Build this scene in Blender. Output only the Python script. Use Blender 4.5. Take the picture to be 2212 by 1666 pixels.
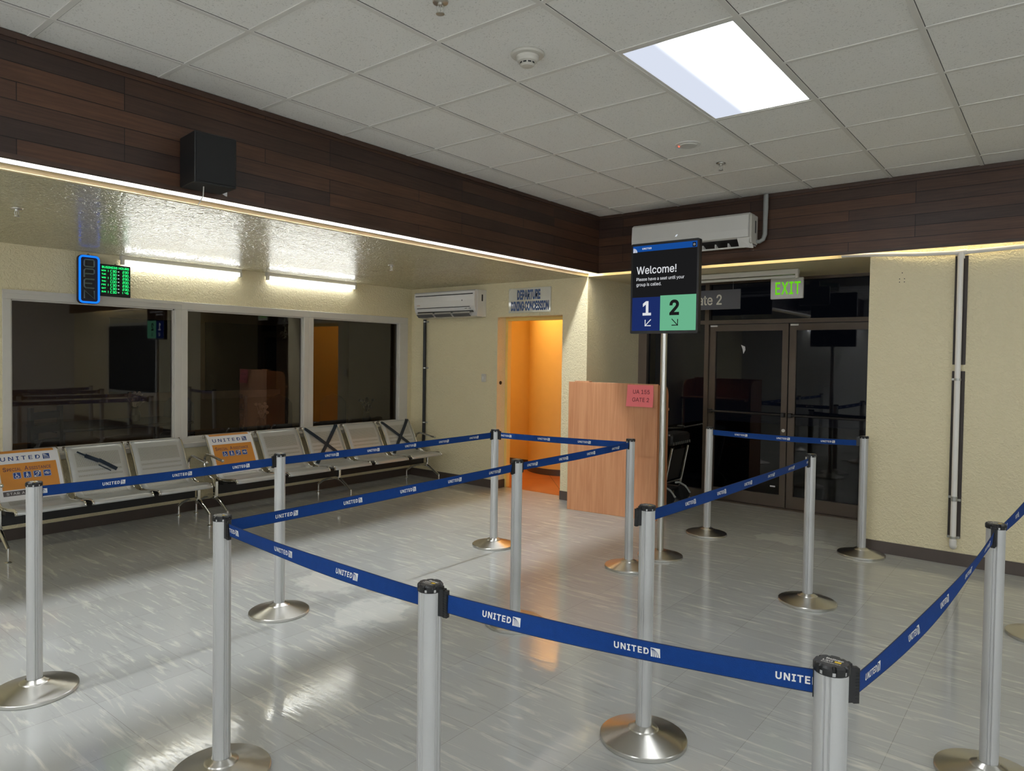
import bpy, math, random
from mathutils import Vector, Matrix
random.seed(7)
scene = bpy.context.scene
for _o in list(bpy.data.objects):
    bpy.data.objects.remove(_o, do_unlink=True)
PI = math.pi

# ------------------------------------------------------------------ camera
YAW, PITCH, ROLL = -0.68079185, -0.02521704, 0.01347481
CAM = Vector((3.6032, -4.23266, 1.5757))
cy_, sy_, cp_, sp_ = math.cos(YAW), math.sin(YAW), math.cos(PITCH), math.sin(PITCH)
fwd = Vector((sy_ * cp_, cy_ * cp_, sp_))
rgt = Vector((cy_, -sy_, 0))
upv = rgt.cross(fwd)
cr_, sr_ = math.cos(ROLL), math.sin(ROLL)
r2, u2 = cr_ * rgt + sr_ * upv, -sr_ * rgt + cr_ * upv
cam_data = bpy.data.cameras.new('camera')
cam = bpy.data.objects.new('camera', cam_data)
scene.collection.objects.link(cam)
cam.matrix_world = Matrix(((r2.x, u2.x, -fwd.x, CAM.x), (r2.y, u2.y, -fwd.y, CAM.y), (r2.z, u2.z, -fwd.z, CAM.z), (0, 0, 0, 1)))
cam_data.sensor_fit = 'HORIZONTAL'
cam_data.sensor_width = 36.0
cam_data.lens = 1510.327 / 2212 * 36.0
cam_data.shift_x = 18.41 / 2212
cam_data.shift_y = -21.69 / 2212
cam_data.clip_start = 0.05
scene.camera = cam

# ------------------------------------------------------------------ world, exposure, light levels
world = bpy.data.worlds.new('night')
scene.world = world
world.use_nodes = True
world.node_tree.nodes['Background'].inputs[0].default_value = (0.004, 0.005, 0.008, 1)
world.node_tree.nodes['Background'].inputs[1].default_value = 1.0
scene.view_settings.view_transform = 'Standard'
scene.view_settings.look = 'None'
scene.view_settings.exposure = 0.32
scene.view_settings.gamma = 1.0
scene.view_settings.use_curve_mapping = False
scene.cycles.max_bounces = 8
scene.cycles.sample_clamp_indirect = 6.0
L_TROFFER = 14.0     # diffuser radiance
L_COVE = 125.0        # cove tubes above the left opening
L_COVE_R = 14.0       # cove tubes above the right opening
L_WALL = 15.0        # bare tubes over the window
L_CORRIDOR = 85.0    # warm lamp in the corridor
L_REAR_FILL = 150.0       # tubes added on the unseen walls behind the camera for overall brightness
L_DINING = 5.0       # watts, unseen point light added so the dining furniture shows

# ------------------------------------------------------------------ measures (metres)
HC = 3.069           # tile ceiling
XB, YB = -0.285, 2.135   # faces of the wood fascias
ZB = 2.48            # underside of the fascias
XH, YW = -0.475, 2.235   # header faces behind the fascias
ZA = 2.465           # alcove ceilings
XL = -3.22           # window wall
XR = 2.285           # right jamb of the gate alcove
YG = 3.45            # glass doors
XE, YE = 8.2, -7.4   # far walls of the hall

# ------------------------------------------------------------------ materials
MATS = {}
def nmat(name):
    m = bpy.data.materials.new(name)
    m.use_nodes = True
    nt = m.node_tree
    for n in list(nt.nodes):
        nt.nodes.remove(n)
    out = nt.nodes.new('ShaderNodeOutputMaterial')
    return m, nt, out
def node(nt, kind, **kw):
    n = nt.nodes.new(kind)
    for k, v in kw.items():
        if k.startswith('i_'):
            key = k[2:].replace('_', ' ')
            n.inputs[int(key) if key.isdigit() else key].default_value = v
        else:
            setattr(n, k, v)
    return n
def rgba(c):
    return (c[0], c[1], c[2], 1.0)
def s2l(r, g, b):
    f = lambda v: (v / 255 / 12.92) if v / 255 <= 0.04045 else ((v / 255 + 0.055) / 1.055) ** 2.4
    return (f(r), f(g), f(b))
def coords(nt, scale=(1, 1, 1), loc=(0, 0, 0), space='Object'):
    if space == 'World':
        tc = nt.nodes.new('ShaderNodeNewGeometry'); s = tc.outputs['Position']
    else:
        tc = nt.nodes.new('ShaderNodeTexCoord'); s = tc.outputs[space]
    mp = node(nt, 'ShaderNodeMapping')
    mp.inputs['Scale'].default_value = scale
    mp.inputs['Location'].default_value = loc
    nt.links.new(s, mp.inputs['Vector'])
    return mp.outputs['Vector']
def plain(name, col, rough=0.5, metal=0.0, noise=0.0, nscale=8.0, bump=0.0, bscale=60.0, aniso=0.0, spec=0.5, coat=0.0):
    if name in MATS:
        return MATS[name]
    m, nt, out = nmat(name)
    b = node(nt, 'ShaderNodeBsdfPrincipled')
    b.inputs['Base Color'].default_value = rgba(col)
    b.inputs['Roughness'].default_value = rough
    b.inputs['Metallic'].default_value = metal
    b.inputs['Specular IOR Level'].default_value = spec
    b.inputs['Coat Weight'].default_value = coat
    if aniso:
        b.inputs['Anisotropic'].default_value = aniso
        b.inputs['Anisotropic Rotation'].default_value = 0.25
        tg = node(nt, 'ShaderNodeTangent', direction_type='RADIAL', axis='Z'); nt.links.new(tg.outputs[0], b.inputs['Tangent'])
    v = coords(nt)
    tex = node(nt, 'ShaderNodeTexNoise', i_Scale=nscale, i_Detail=4.0)
    nt.links.new(v, tex.inputs['Vector'])
    mix = node(nt, 'ShaderNodeMix', data_type='RGBA')
    mix.inputs[6].default_value = rgba([c * (1 - noise) for c in col])
    mix.inputs[7].default_value = rgba([min(1, c * (1 + noise)) for c in col])
    nt.links.new(tex.outputs['Fac'], mix.inputs[0])
    nt.links.new(mix.outputs[2], b.inputs['Base Color'])
    if bump:
        t2 = node(nt, 'ShaderNodeTexNoise', i_Scale=bscale, i_Detail=3.0)
        nt.links.new(v, t2.inputs['Vector'])
        bp = node(nt, 'ShaderNodeBump', i_Strength=bump, i_Distance=0.01)
        nt.links.new(t2.outputs['Fac'], bp.inputs['Height'])
        nt.links.new(bp.outputs['Normal'], b.inputs['Normal'])
    nt.links.new(b.outputs['BSDF'], out.inputs['Surface'])
    MATS[name] = m
    return m
def emit(name, col, strength):
    if name in MATS:
        return MATS[name]
    m, nt, out = nmat(name)
    e = node(nt, 'ShaderNodeEmission', i_Strength=strength)
    e.inputs['Color'].default_value = rgba(col)
    nt.links.new(e.outputs[0], out.inputs['Surface'])
    MATS[name] = m
    return m

def plaster(name, col, bump=0.35, rough=0.55, scale=38.0, spec=0.4, dist=0.005):
    m, nt, out = nmat(name)
    b = node(nt, 'ShaderNodeBsdfPrincipled', i_Roughness=rough)
    b.inputs['Specular IOR Level'].default_value = spec
    v = coords(nt, space='World')
    n1 = node(nt, 'ShaderNodeTexNoise', i_Scale=0.9, i_Detail=3.0)
    nt.links.new(v, n1.inputs['Vector'])
    mix = node(nt, 'ShaderNodeMix', data_type='RGBA')
    mix.inputs[6].default_value = rgba([c * 0.93 for c in col])
    mix.inputs[7].default_value = rgba([c * 1.05 for c in col])
    nt.links.new(n1.outputs['Fac'], mix.inputs[0])
    nt.links.new(mix.outputs[2], b.inputs['Base Color'])
    n2 = node(nt, 'ShaderNodeTexNoise', i_Scale=scale, i_Detail=2.5, i_Distortion=1.6)
    nt.links.new(v, n2.inputs['Vector'])
    rp = node(nt, 'ShaderNodeValToRGB')
    rp.color_ramp.elements[0].position = 0.42
    rp.color_ramp.elements[1].position = 0.62
    nt.links.new(n2.outputs['Fac'], rp.inputs['Fac'])
    bp = node(nt, 'ShaderNodeBump', i_Strength=bump, i_Distance=dist)
    nt.links.new(rp.outputs['Color'], bp.inputs['Height'])
    nt.links.new(bp.outputs['Normal'], b.inputs['Normal'])
    nt.links.new(b.outputs['BSDF'], out.inputs['Surface'])
    return m

def wood_planks(name, horiz):
    # horiz: world axis along which the planks run ('X' or 'Y')
    m, nt, out = nmat(name)
    b = node(nt, 'ShaderNodeBsdfPrincipled', i_Roughness=0.42)
    b.inputs['Specular IOR Level'].default_value = 0.35
    g = nt.nodes.new('ShaderNodeNewGeometry')
    sep = node(nt, 'ShaderNodeSeparateXYZ')
    nt.links.new(g.outputs['Position'], sep.inputs[0])
    cmb = node(nt, 'ShaderNodeCombineXYZ')
    nt.links.new(sep.outputs[horiz], cmb.inputs['X'])
    sub = node(nt, 'ShaderNodeMath', operation='SUBTRACT', i_1=ZB + 0.01)
    nt.links.new(sep.outputs['Z'], sub.inputs[0])
    nt.links.new(sub.outputs[0], cmb.inputs['Y'])
    br = node(nt, 'ShaderNodeTexBrick')
    br.offset = 0.37; br.offset_frequency = 3
    br.inputs['Scale'].default_value = 1.0
    br.inputs['Brick Width'].default_value = 1.31
    br.inputs['Row Height'].default_value = 0.0885
    br.inputs['Mortar Size'].default_value = 0.0022
    br.inputs['Mortar Smooth'].default_value = 0.2
    br.inputs['Bias'].default_value = -0.1
    br.inputs['Color1'].default_value = rgba(s2l(76, 51, 36))
    br.inputs['Color2'].default_value = rgba(s2l(45, 34, 30))
    br.inputs['Mortar'].default_value = rgba(s2l(18, 11, 9))
    nt.links.new(cmb.outputs[0], br.inputs['Vector'])
    mp = node(nt, 'ShaderNodeMapping')
    mp.inputs['Scale'].default_value = (1.6, 34.0, 1.0)
    nt.links.new(cmb.outputs[0], mp.inputs['Vector'])
    nz = node(nt, 'ShaderNodeTexNoise', i_Scale=2.2, i_Detail=7.0, i_Roughness=0.65)
    nt.links.new(mp.outputs[0], nz.inputs['Vector'])
    n3 = node(nt, 'ShaderNodeTexNoise', i_Scale=1.7, i_Detail=2.0)
    nt.links.new(cmb.outputs[0], n3.inputs['Vector'])
    rp = node(nt, 'ShaderNodeMapRange', i_1=0.3, i_2=0.7, i_3=0.72, i_4=1.25)
    nt.links.new(nz.outputs['Fac'], rp.inputs[0])
    rp2 = node(nt, 'ShaderNodeMapRange', i_1=0.3, i_2=0.7, i_3=0.8, i_4=1.2)
    nt.links.new(n3.outputs['Fac'], rp2.inputs[0])
    mu = node(nt, 'ShaderNodeMath', operation='MULTIPLY')
    nt.links.new(rp.outputs[0], mu.inputs[0]); nt.links.new(rp2.outputs[0], mu.inputs[1])
    mx = node(nt, 'ShaderNodeVectorMath', operation='SCALE')
    nt.links.new(br.outputs['Color'], mx.inputs[0]); nt.links.new(mu.outputs[0], mx.inputs['Scale'])
    nt.links.new(mx.outputs[0], b.inputs['Base Color'])
    bp = node(nt, 'ShaderNodeBump', i_Strength=0.5, i_Distance=0.004)
    inv = node(nt, 'ShaderNodeMath', operation='SUBTRACT', i_0=1.0)
    nt.links.new(br.outputs['Fac'], inv.inputs[1])
    nt.links.new(inv.outputs[0], bp.inputs['Height'])
    nt.links.new(bp.outputs['Normal'], b.inputs['Normal'])
    nt.links.new(b.outputs['BSDF'], out.inputs['Surface'])
    return m

def laminate(name):
    m, nt, out = nmat(name)
    b = node(nt, 'ShaderNodeBsdfPrincipled', i_Roughness=0.38)
    v = coords(nt, scale=(26, 26, 1.3))
    nz = node(nt, 'ShaderNodeTexNoise', i_Scale=1.0, i_Detail=5.0, i_Distortion=1.2)
    nt.links.new(v, nz.inputs['Vector'])
    v2 = coords(nt, scale=(140, 140, 5.0))
    n2 = node(nt, 'ShaderNodeTexNoise', i_Scale=1.0, i_Detail=2.0)
    nt.links.new(v2, n2.inputs['Vector'])
    ad = node(nt, 'ShaderNodeMath', operation='MULTIPLY_ADD', i_1=0.35)
    nt.links.new(n2.outputs['Fac'], ad.inputs[0]); nt.links.new(nz.outputs['Fac'], ad.inputs[2])
    rp = node(nt, 'ShaderNodeValToRGB')
    rp.color_ramp.elements[0].position = 0.42; rp.color_ramp.elements[0].color = rgba(s2l(186, 124, 84))
    rp.color_ramp.elements[1].position = 0.85; rp.color_ramp.elements[1].color = rgba(s2l(206, 148, 106))
    nt.links.new(ad.outputs[0], rp.inputs['Fac'])
    nt.links.new(rp.outputs['Color'], b.inputs['Base Color'])
    nt.links.new(b.outputs['BSDF'], out.inputs['Surface'])
    return m

def floor_material(name):
    m, nt, out = nmat(name)
    b = node(nt, 'ShaderNodeBsdfPrincipled')
    b.inputs['Specular IOR Level'].default_value = 0.5
    v = coords(nt, space='World')
    # square vinyl tiles with faint seams
    br = node(nt, 'ShaderNodeTexBrick')
    br.offset = 0.0; br.squash = 1.0
    br.inputs['Scale'].default_value = 1.0
    br.inputs['Brick Width'].default_value = 0.47
    br.inputs['Row Height'].default_value = 0.47
    br.inputs['Mortar Size'].default_value = 0.0012
    br.inputs['Mortar Smooth'].default_value = 0.1
    br.inputs['Bias'].default_value = 0.0
    br.inputs['Color1'].default_value = (0.94, 0.94, 0.94, 1)
    br.inputs['Color2'].default_value = (1.02, 1.02, 1.02, 1)
    br.inputs['Mortar'].default_value = (0.70, 0.69, 0.66, 1)
    mpb = node(nt, 'ShaderNodeMapping')
    mpb.inputs['Location'].default_value = (-0.25, -0.8, 0)
    nt.links.new(v, mpb.inputs['Vector']); nt.links.new(mpb.outputs[0], br.inputs['Vector'])
    # streaks along X
    def streak(sc, detail, dist, lo, hi, a, c):
        mp = node(nt, 'ShaderNodeMapping'); mp.inputs['Scale'].default_value = sc
        nt.links.new(v, mp.inputs['Vector'])
        n = node(nt, 'ShaderNodeTexNoise', i_Scale=1.0, i_Detail=detail, i_Distortion=dist, i_Roughness=0.6)
        nt.links.new(mp.outputs[0], n.inputs['Vector'])
        r = node(nt, 'ShaderNodeMapRange', i_1=lo, i_2=hi, i_3=a, i_4=c)
        nt.links.new(n.outputs['Fac'], r.inputs[0])
        return r.outputs[0]
    s1 = streak((3.0, 26.0, 1), 6.0, 0.8, 0.54, 0.72, 0.0, 0.75)    # pale streaks
    s2 = streak((2.6, 30.0, 1), 6.0, 0.6, 0.58, 0.78, 0.0, 0.48)    # dark streaks
    s2b = node(nt, 'ShaderNodeMath', operation='MULTIPLY', i_1=0.9); nt.links.new(s2, s2b.inputs[0])
    base = node(nt, 'ShaderNodeMix', data_type='RGBA')
    big = node(nt, 'ShaderNodeTexNoise', i_Scale=0.7, i_Detail=4.0); nt.links.new(v, big.inputs['Vector'])
    nt.links.new(big.outputs['Fac'], base.inputs[0])
    base.inputs[6].default_value = rgba(s2l(164, 165, 161)); base.inputs[7].default_value = rgba(s2l(184, 185, 182))
    mb = node(nt, 'ShaderNodeMix', data_type='RGBA', blend_type='MULTIPLY'); mb.inputs[0].default_value = 1.0
    nt.links.new(base.outputs[2], mb.inputs[6]); nt.links.new(br.outputs['Color'], mb.inputs[7])
    m1 = node(nt, 'ShaderNodeMix', data_type='RGBA'); m1.inputs[7].default_value = rgba(s2l(218, 216, 203))
    nt.links.new(s1, m1.inputs[0]); nt.links.new(mb.outputs[2], m1.inputs[6])
    mpo = node(nt, 'ShaderNodeMix', data_type='RGBA'); mpo.inputs[7].default_value = rgba(s2l(112, 113, 106))
    nt.links.new(s2b.outputs[0], mpo.inputs[0]); nt.links.new(m1.outputs[2], mpo.inputs[6])
    last = mpo.outputs[2]
    # worn pale patches and brownish stains at fixed spots on the tiles
    wob = node(nt, 'ShaderNodeTexNoise', i_Scale=7.0, i_Detail=5.0); nt.links.new(v, wob.inputs['Vector'])
    def spot(x, y, rx, ry, col, amount):
        nonlocal last
        mp = node(nt, 'ShaderNodeMapping')
        mp.inputs['Location'].default_value = (-x / rx, -y / ry, 0); mp.inputs['Scale'].default_value = (1 / rx, 1 / ry, 0)
        nt.links.new(v, mp.inputs['Vector'])
        ln = node(nt, 'ShaderNodeVectorMath', operation='LENGTH'); nt.links.new(mp.outputs[0], ln.inputs[0])
        ad = node(nt, 'ShaderNodeMath', operation='MULTIPLY_ADD', i_1=1.6); nt.links.new(wob.outputs['Fac'], ad.inputs[0]); nt.links.new(ln.outputs['Value'], ad.inputs[2])
        r = node(nt, 'ShaderNodeMapRange', i_1=1.56, i_2=1.76, i_3=amount, i_4=0.0); nt.links.new(ad.outputs[0], r.inputs[0])
        mm = node(nt, 'ShaderNodeMix', data_type='RGBA'); mm.inputs[7].default_value = rgba(col)
        nt.links.new(r.outputs[0], mm.inputs[0]); nt.links.new(last, mm.inputs[6]); last = mm.outputs[2]
    pale = s2l(214, 214, 206); brown = s2l(150, 138, 116)
    spot(-0.36, -1.22, 0.30, 0.24, pale, 0.5)
    spot(0.30, -1.40, 0.22, 0.30, pale, 0.5)
    spot(-0.02, -1.10, 0.16, 0.10, brown, 0.5)
    spot(0.90, -1.02, 0.13, 0.10, brown, 0.7)
    spot(0.36, -1.12, 0.13, 0.08, brown, 0.45)
    spot(1.75, 2.15, 0.36, 0.2, pale, 0.5)
    nt.links.new(last, b.inputs['Base Color'])
    rr = node(nt, 'ShaderNodeMapRange', i_1=0.3, i_2=0.7, i_3=0.05, i_4=0.13)
    n4 = node(nt, 'ShaderNodeTexNoise', i_Scale=3.0, i_Detail=5.0); nt.links.new(v, n4.inputs['Vector'])
    nt.links.new(n4.outputs['Fac'], rr.inputs[0]); nt.links.new(rr.outputs[0], b.inputs['Roughness'])
    bp = node(nt, 'ShaderNodeBump', i_Strength=0.06, i_Distance=0.01)
    mpz = node(nt, 'ShaderNodeMapping'); mpz.inputs['Scale'].default_value = (6, 30, 1); nt.links.new(v, mpz.inputs['Vector'])
    n5 = node(nt, 'ShaderNodeTexNoise', i_Scale=1.0, i_Detail=4.0); nt.links.new(mpz.outputs[0], n5.inputs['Vector'])
    nt.links.new(n5.outputs['Fac'], bp.inputs['Height']); nt.links.new(bp.outputs['Normal'], b.inputs['Normal'])
    nt.links.new(b.outputs['BSDF'], out.inputs['Surface'])
    return m

def tile_material(name):
    m, nt, out = nmat(name)
    b = node(nt, 'ShaderNodeBsdfPrincipled', i_Roughness=0.9)
    b.inputs['Specular IOR Level'].default_value = 0.1
    v = coords(nt, space='World')
    n = node(nt, 'ShaderNodeTexNoise', i_Scale=130.0, i_Detail=2.0); nt.links.new(v, n.inputs['Vector'])
    r = node(nt, 'ShaderNodeMapRange', i_1=0.30, i_2=0.40, i_3=0.35, i_4=0.0); nt.links.new(n.outputs['Fac'], r.inputs[0])
    g = node(nt, 'ShaderNodeTexNoise', i_Scale=0.8, i_Detail=3.0); nt.links.new(v, g.inputs['Vector'])
    bm = node(nt, 'ShaderNodeMix', data_type='RGBA')
    bm.inputs[6].default_value = rgba(s2l(236, 234, 228)); bm.inputs[7].default_value = rgba(s2l(244, 242, 237))
    nt.links.new(g.outputs['Fac'], bm.inputs[0])
    mx = node(nt, 'ShaderNodeMix', data_type='RGBA'); mx.inputs[7].default_value = rgba(s2l(140, 136, 126))
    nt.links.new(r.outputs[0], mx.inputs[0]); nt.links.new(bm.outputs[2], mx.inputs[6])
    nt.links.new(mx.outputs[2], b.inputs['Base Color'])
    bp = node(nt, 'ShaderNodeBump', i_Strength=0.3, i_Distance=0.003)
    nt.links.new(n.outputs['Fac'], bp.inputs['Height']); nt.links.new(bp.outputs['Normal'], b.inputs['Normal'])
    nt.links.new(b.outputs['BSDF'], out.inputs['Surface'])
    return m

def glass_material(name, tint, gloss=0.02, ior=1.5, gain=1.9):
    m, nt, out = nmat(name)
    t = node(nt, 'ShaderNodeBsdfTransparent'); t.inputs['Color'].default_value = rgba(tint)
    g = node(nt, 'ShaderNodeBsdfGlossy', i_Roughness=gloss); g.inputs['Color'].default_value = (1, 1, 1, 1)
    f = node(nt, 'ShaderNodeFresnel', i_IOR=ior)
    mx = node(nt, 'ShaderNodeMixShader')
    nz = node(nt, 'ShaderNodeTexNoise', i_Scale=0.6, i_Detail=1.0)
    bp = node(nt, 'ShaderNodeBump', i_Strength=0.012, i_Distance=0.05)
    nt.links.new(coords(nt, space='World'), nz.inputs['Vector'])
    nt.links.new(nz.outputs['Fac'], bp.inputs['Height']); nt.links.new(bp.outputs['Normal'], g.inputs['Normal'])
    f2_ = node(nt, 'ShaderNodeMath', operation='MULTIPLY', i_1=gain, use_clamp=True); nt.links.new(f.outputs[0], f2_.inputs[0]); nt.links.new(f2_.outputs[0], mx.inputs[0]); nt.links.new(t.outputs[0], mx.inputs[1]); nt.links.new(g.outputs[0], mx.inputs[2])
    nt.links.new(mx.outputs[0], out.inputs['Surface'])
    return m

def perforated(name):
    m, nt, out = nmat(name)
    b = node(nt, 'ShaderNodeBsdfPrincipled', i_Roughness=0.36, i_Metallic=0.4)
    g = nt.nodes.new('ShaderNodeUVMap')
    def gridmask(sc):
        mp = node(nt, 'ShaderNodeMapping'); mp.inputs['Scale'].default_value = (sc, sc, 0)
        nt.links.new(g.outputs[0], mp.inputs['Vector'])
        vo = node(nt, 'ShaderNodeTexVoronoi', i_Scale=1.0, i_Randomness=0.0); vo.feature = 'F1'
        nt.links.new(mp.outputs[0], vo.inputs['Vector'])
        lt = node(nt, 'ShaderNodeMath', operation='LESS_THAN', i_1=0.30); nt.links.new(vo.outputs['Distance'], lt.inputs[0])
        return lt.outputs[0]
    holes = gridmask(145.0)
    mx = node(nt, 'ShaderNodeMix', data_type='RGBA')
    mx.inputs[6].default_value = rgba(s2l(196, 196, 190)); mx.inputs[7].default_value = rgba(s2l(60, 60, 56))
    nt.links.new(holes, mx.inputs[0]); nt.links.new(mx.outputs[2], b.inputs['Base Color'])
    nt.links.new(b.outputs['BSDF'], out.inputs['Surface'])
    return m

M = dict(
    cream=plaster('cream_paint', s2l(231, 219, 181), rough=0.42, bump=0.45, scale=30.0, dist=0.010),
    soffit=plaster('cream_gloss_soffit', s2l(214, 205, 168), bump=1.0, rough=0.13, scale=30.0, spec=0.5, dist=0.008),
    wallwhite=plaster('white_wall', s2l(226, 226, 224), bump=0.1),
    header=plaster('cream_header', s2l(230, 214, 170), bump=0.15),
    woodX=wood_planks('dark_wood_planks_x', 'X'), woodY=wood_planks('dark_wood_planks_y', 'Y'),
    woodtrim=plain('dark_wood_trim', s2l(62, 42, 31), 0.5, noise=0.35, nscale=14),
    laminate=laminate('beech_laminate'), floor=floor_material('vinyl_tile'), tile=tile_material('ceiling_tile'),
    grid=plain('tee_bar_white', s2l(222, 219, 212), 0.6, noise=0.04), edge=plain('shadow_line_dark', s2l(80, 78, 72), 0.9),
    base=plain('brown_vinyl_base', s2l(78, 68, 62), 0.45, noise=0.2, nscale=5),
    winframe=plain('white_window_paint', s2l(206, 202, 192), 0.4, noise=0.05),
    bronze=plain('bronze_aluminium', s2l(88, 76, 64), 0.42, metal=0.35, noise=0.1),
    darkbronze=plain('dark_bronze', s2l(40, 37, 35), 0.4, metal=0.3, noise=0.1),
    glass=glass_material('window_glass', (0.62, 0.62, 0.62)), doorglass=glass_material('tinted_door_glass', (0.22, 0.22, 0.23), gain=0.9),
    white=plain('white_plastic', s2l(222, 220, 214), 0.35, noise=0.02), offwhite=plain('aged_white', s2l(205, 201, 190), 0.45, noise=0.05),
    glosswhite=plain('gloss_white', s2l(226, 224, 222), 0.12, noise=0.02, coat=0.4),
    black=plain('black_plastic', s2l(22, 22, 23), 0.4, noise=0.15), blackmetal=plain('black_metal', s2l(18, 18, 18), 0.5, noise=0.2),
    rubber=plain('black_rubber', s2l(16, 16, 16), 0.8),
    silver=plain('satin_aluminium', s2l(196, 196, 194), 0.40, metal=0.45, noise=0.03),
    groove=plain('shadowed_groove', s2l(48, 48, 48), 0.7),
    steel=plain('brushed_steel', s2l(208, 206, 200), 0.30, metal=1.0, noise=0.01, nscale=30, aniso=0.75),
    chrome=plain('chrome', s2l(225, 224, 220), 0.06, metal=1.0),
    seat=plain('seat_sheet', s2l(190, 192, 190), 0.33, metal=0.4, noise=0.04), perf=perforated('perforated_sheet'),
    belt=plain('blue_webbing', s2l(7, 52, 116), 0.75, spec=0.2, noise=0.12, nscale=60, bump=0.25, bscale=500),
    beltedge=plain('navy_belt_edge', s2l(14, 28, 62), 0.7), print=plain('white_print', s2l(226, 224, 218), 0.6),
    pvc=plain('white_pvc', s2l(232, 229, 222), 0.3, noise=0.02), board=plain('dark_backing_board', s2l(52, 44, 38), 0.6, noise=0.25, nscale=12),
    galv=plain('galvanised_clip', s2l(178, 178, 172), 0.35, metal=0.8, noise=0.1),
    navy=plain('poster_navy', s2l(24, 60, 118), 0.45), purple=plain('poster_purple', s2l(60, 44, 84), 0.45),
    paper=plain('poster_white', s2l(226, 225, 226), 0.35, noise=0.03), orange=plain('poster_orange', s2l(206, 138, 60), 0.35, noise=0.05),
    greyband=plain('poster_grey_photo', s2l(90, 86, 88), 0.4, noise=0.5, nscale=9), picto=plain('pictogram_blue', s2l(22, 66, 142), 0.4),
    pinkpaper=plain('red_paper', s2l(250, 126, 130), 0.6, noise=0.03), ink=plain('dark_red_ink', s2l(120, 24, 36), 0.7),
    tape=plain('navy_tape', s2l(20, 36, 52), 0.35, noise=0.2, nscale=15),
    signgrey=plain('grey_sign', s2l(92, 92, 96), 0.5, noise=0.03), signtext=plain('cream_letters', s2l(220, 216, 200), 0.5),
    acrylic=plain('clear_sign_face', s2l(204, 202, 188), 0.06, noise=0.02), blueink=plain('blue_letters', s2l(22, 66, 124), 0.3),
    exitplate=plain('brushed_exit_plate', s2l(232, 230, 226), 0.4, metal=0.0, noise=0.08, nscale=20),
    exitgreen=emit('exit_green', s2l(104, 208, 20), 0.75),
    terracotta=plain('terracotta_tile', s2l(178, 110, 62), 0.35, noise=0.1),
    ochre=plain('ochre_paint', s2l(240, 208, 122), 0.55, noise=0.03),
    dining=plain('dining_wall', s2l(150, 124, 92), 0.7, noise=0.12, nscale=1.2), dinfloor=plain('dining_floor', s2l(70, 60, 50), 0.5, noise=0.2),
    darkwood=plain('dark_chair_wood', s2l(44, 30, 24), 0.4, noise=0.2), leaf=plain('dried_leaf', s2l(150, 140, 104), 0.6, noise=0.3),
    flower=plain('pale_flower', s2l(180, 150, 120), 0.6, noise=0.3), asphalt=plain('night_apron', s2l(40, 40, 42), 0.9, noise=0.2),
    hose=plain('grey_wrapped_hose', s2l(150, 152, 148), 0.55, noise=0.08, nscale=25, bump=0.3, bscale=40),
    blackpipe=plain('black_foam_pipe', s2l(24, 25, 27), 0.5, noise=0.3),
    capface=plain('cap_face', s2l(46, 46, 48), 0.35, noise=0.1), yellow=plain('cap_yellow', s2l(226, 190, 40), 0.5),
    tubeoff=plain('unlit_tube', s2l(214, 212, 204), 0.2), redlamp=emit('red_led', (1.0, 0.08, 0.04), 3.0),
    tube_wall=emit('lit_tube_wall', (0.94, 0.97, 0.98), L_WALL), tube_rear_fill=emit('added_fill_tube', (0.89, 0.94, 1.0), L_REAR_FILL), tube_cove=emit('lit_tube_cove', (0.92, 0.96, 1.0), L_COVE),
    tube_cove_r=emit('lit_tube_cove_right', (1.0, 0.85, 0.52), L_COVE_R),
    lamp_corridor=emit('lit_corridor_lamp', (1.0, 0.62, 0.27), L_CORRIDOR),
    neon=emit('blue_neon', s2l(20, 110, 255), 1.25), neonoff=plain('unlit_neon', s2l(96, 110, 100), 0.3),
    ledgreen=emit('green_led', s2l(40, 255, 130), 1.3), leddash=emit('white_led', s2l(200, 240, 230), 1.1),
    scr_black=emit('screen_black', s2l(27, 27, 28), 0.80), scr_blue=emit('screen_blue', s2l(22, 74, 150), 0.80), scr_navy=emit('screen_navy', s2l(28, 44, 98), 0.80),
    scr_green=emit('screen_green', s2l(104, 176, 138), 0.80), scr_white=emit('screen_white', s2l(218, 220, 224), 0.80),
    neonback=plain('sign_backing', s2l(34, 33, 34), 0.5), aclogo=emit('ac_display', s2l(214, 220, 226), 0.8), redprint=plain('red_print', s2l(190, 110, 90), 0.5),
)

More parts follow.
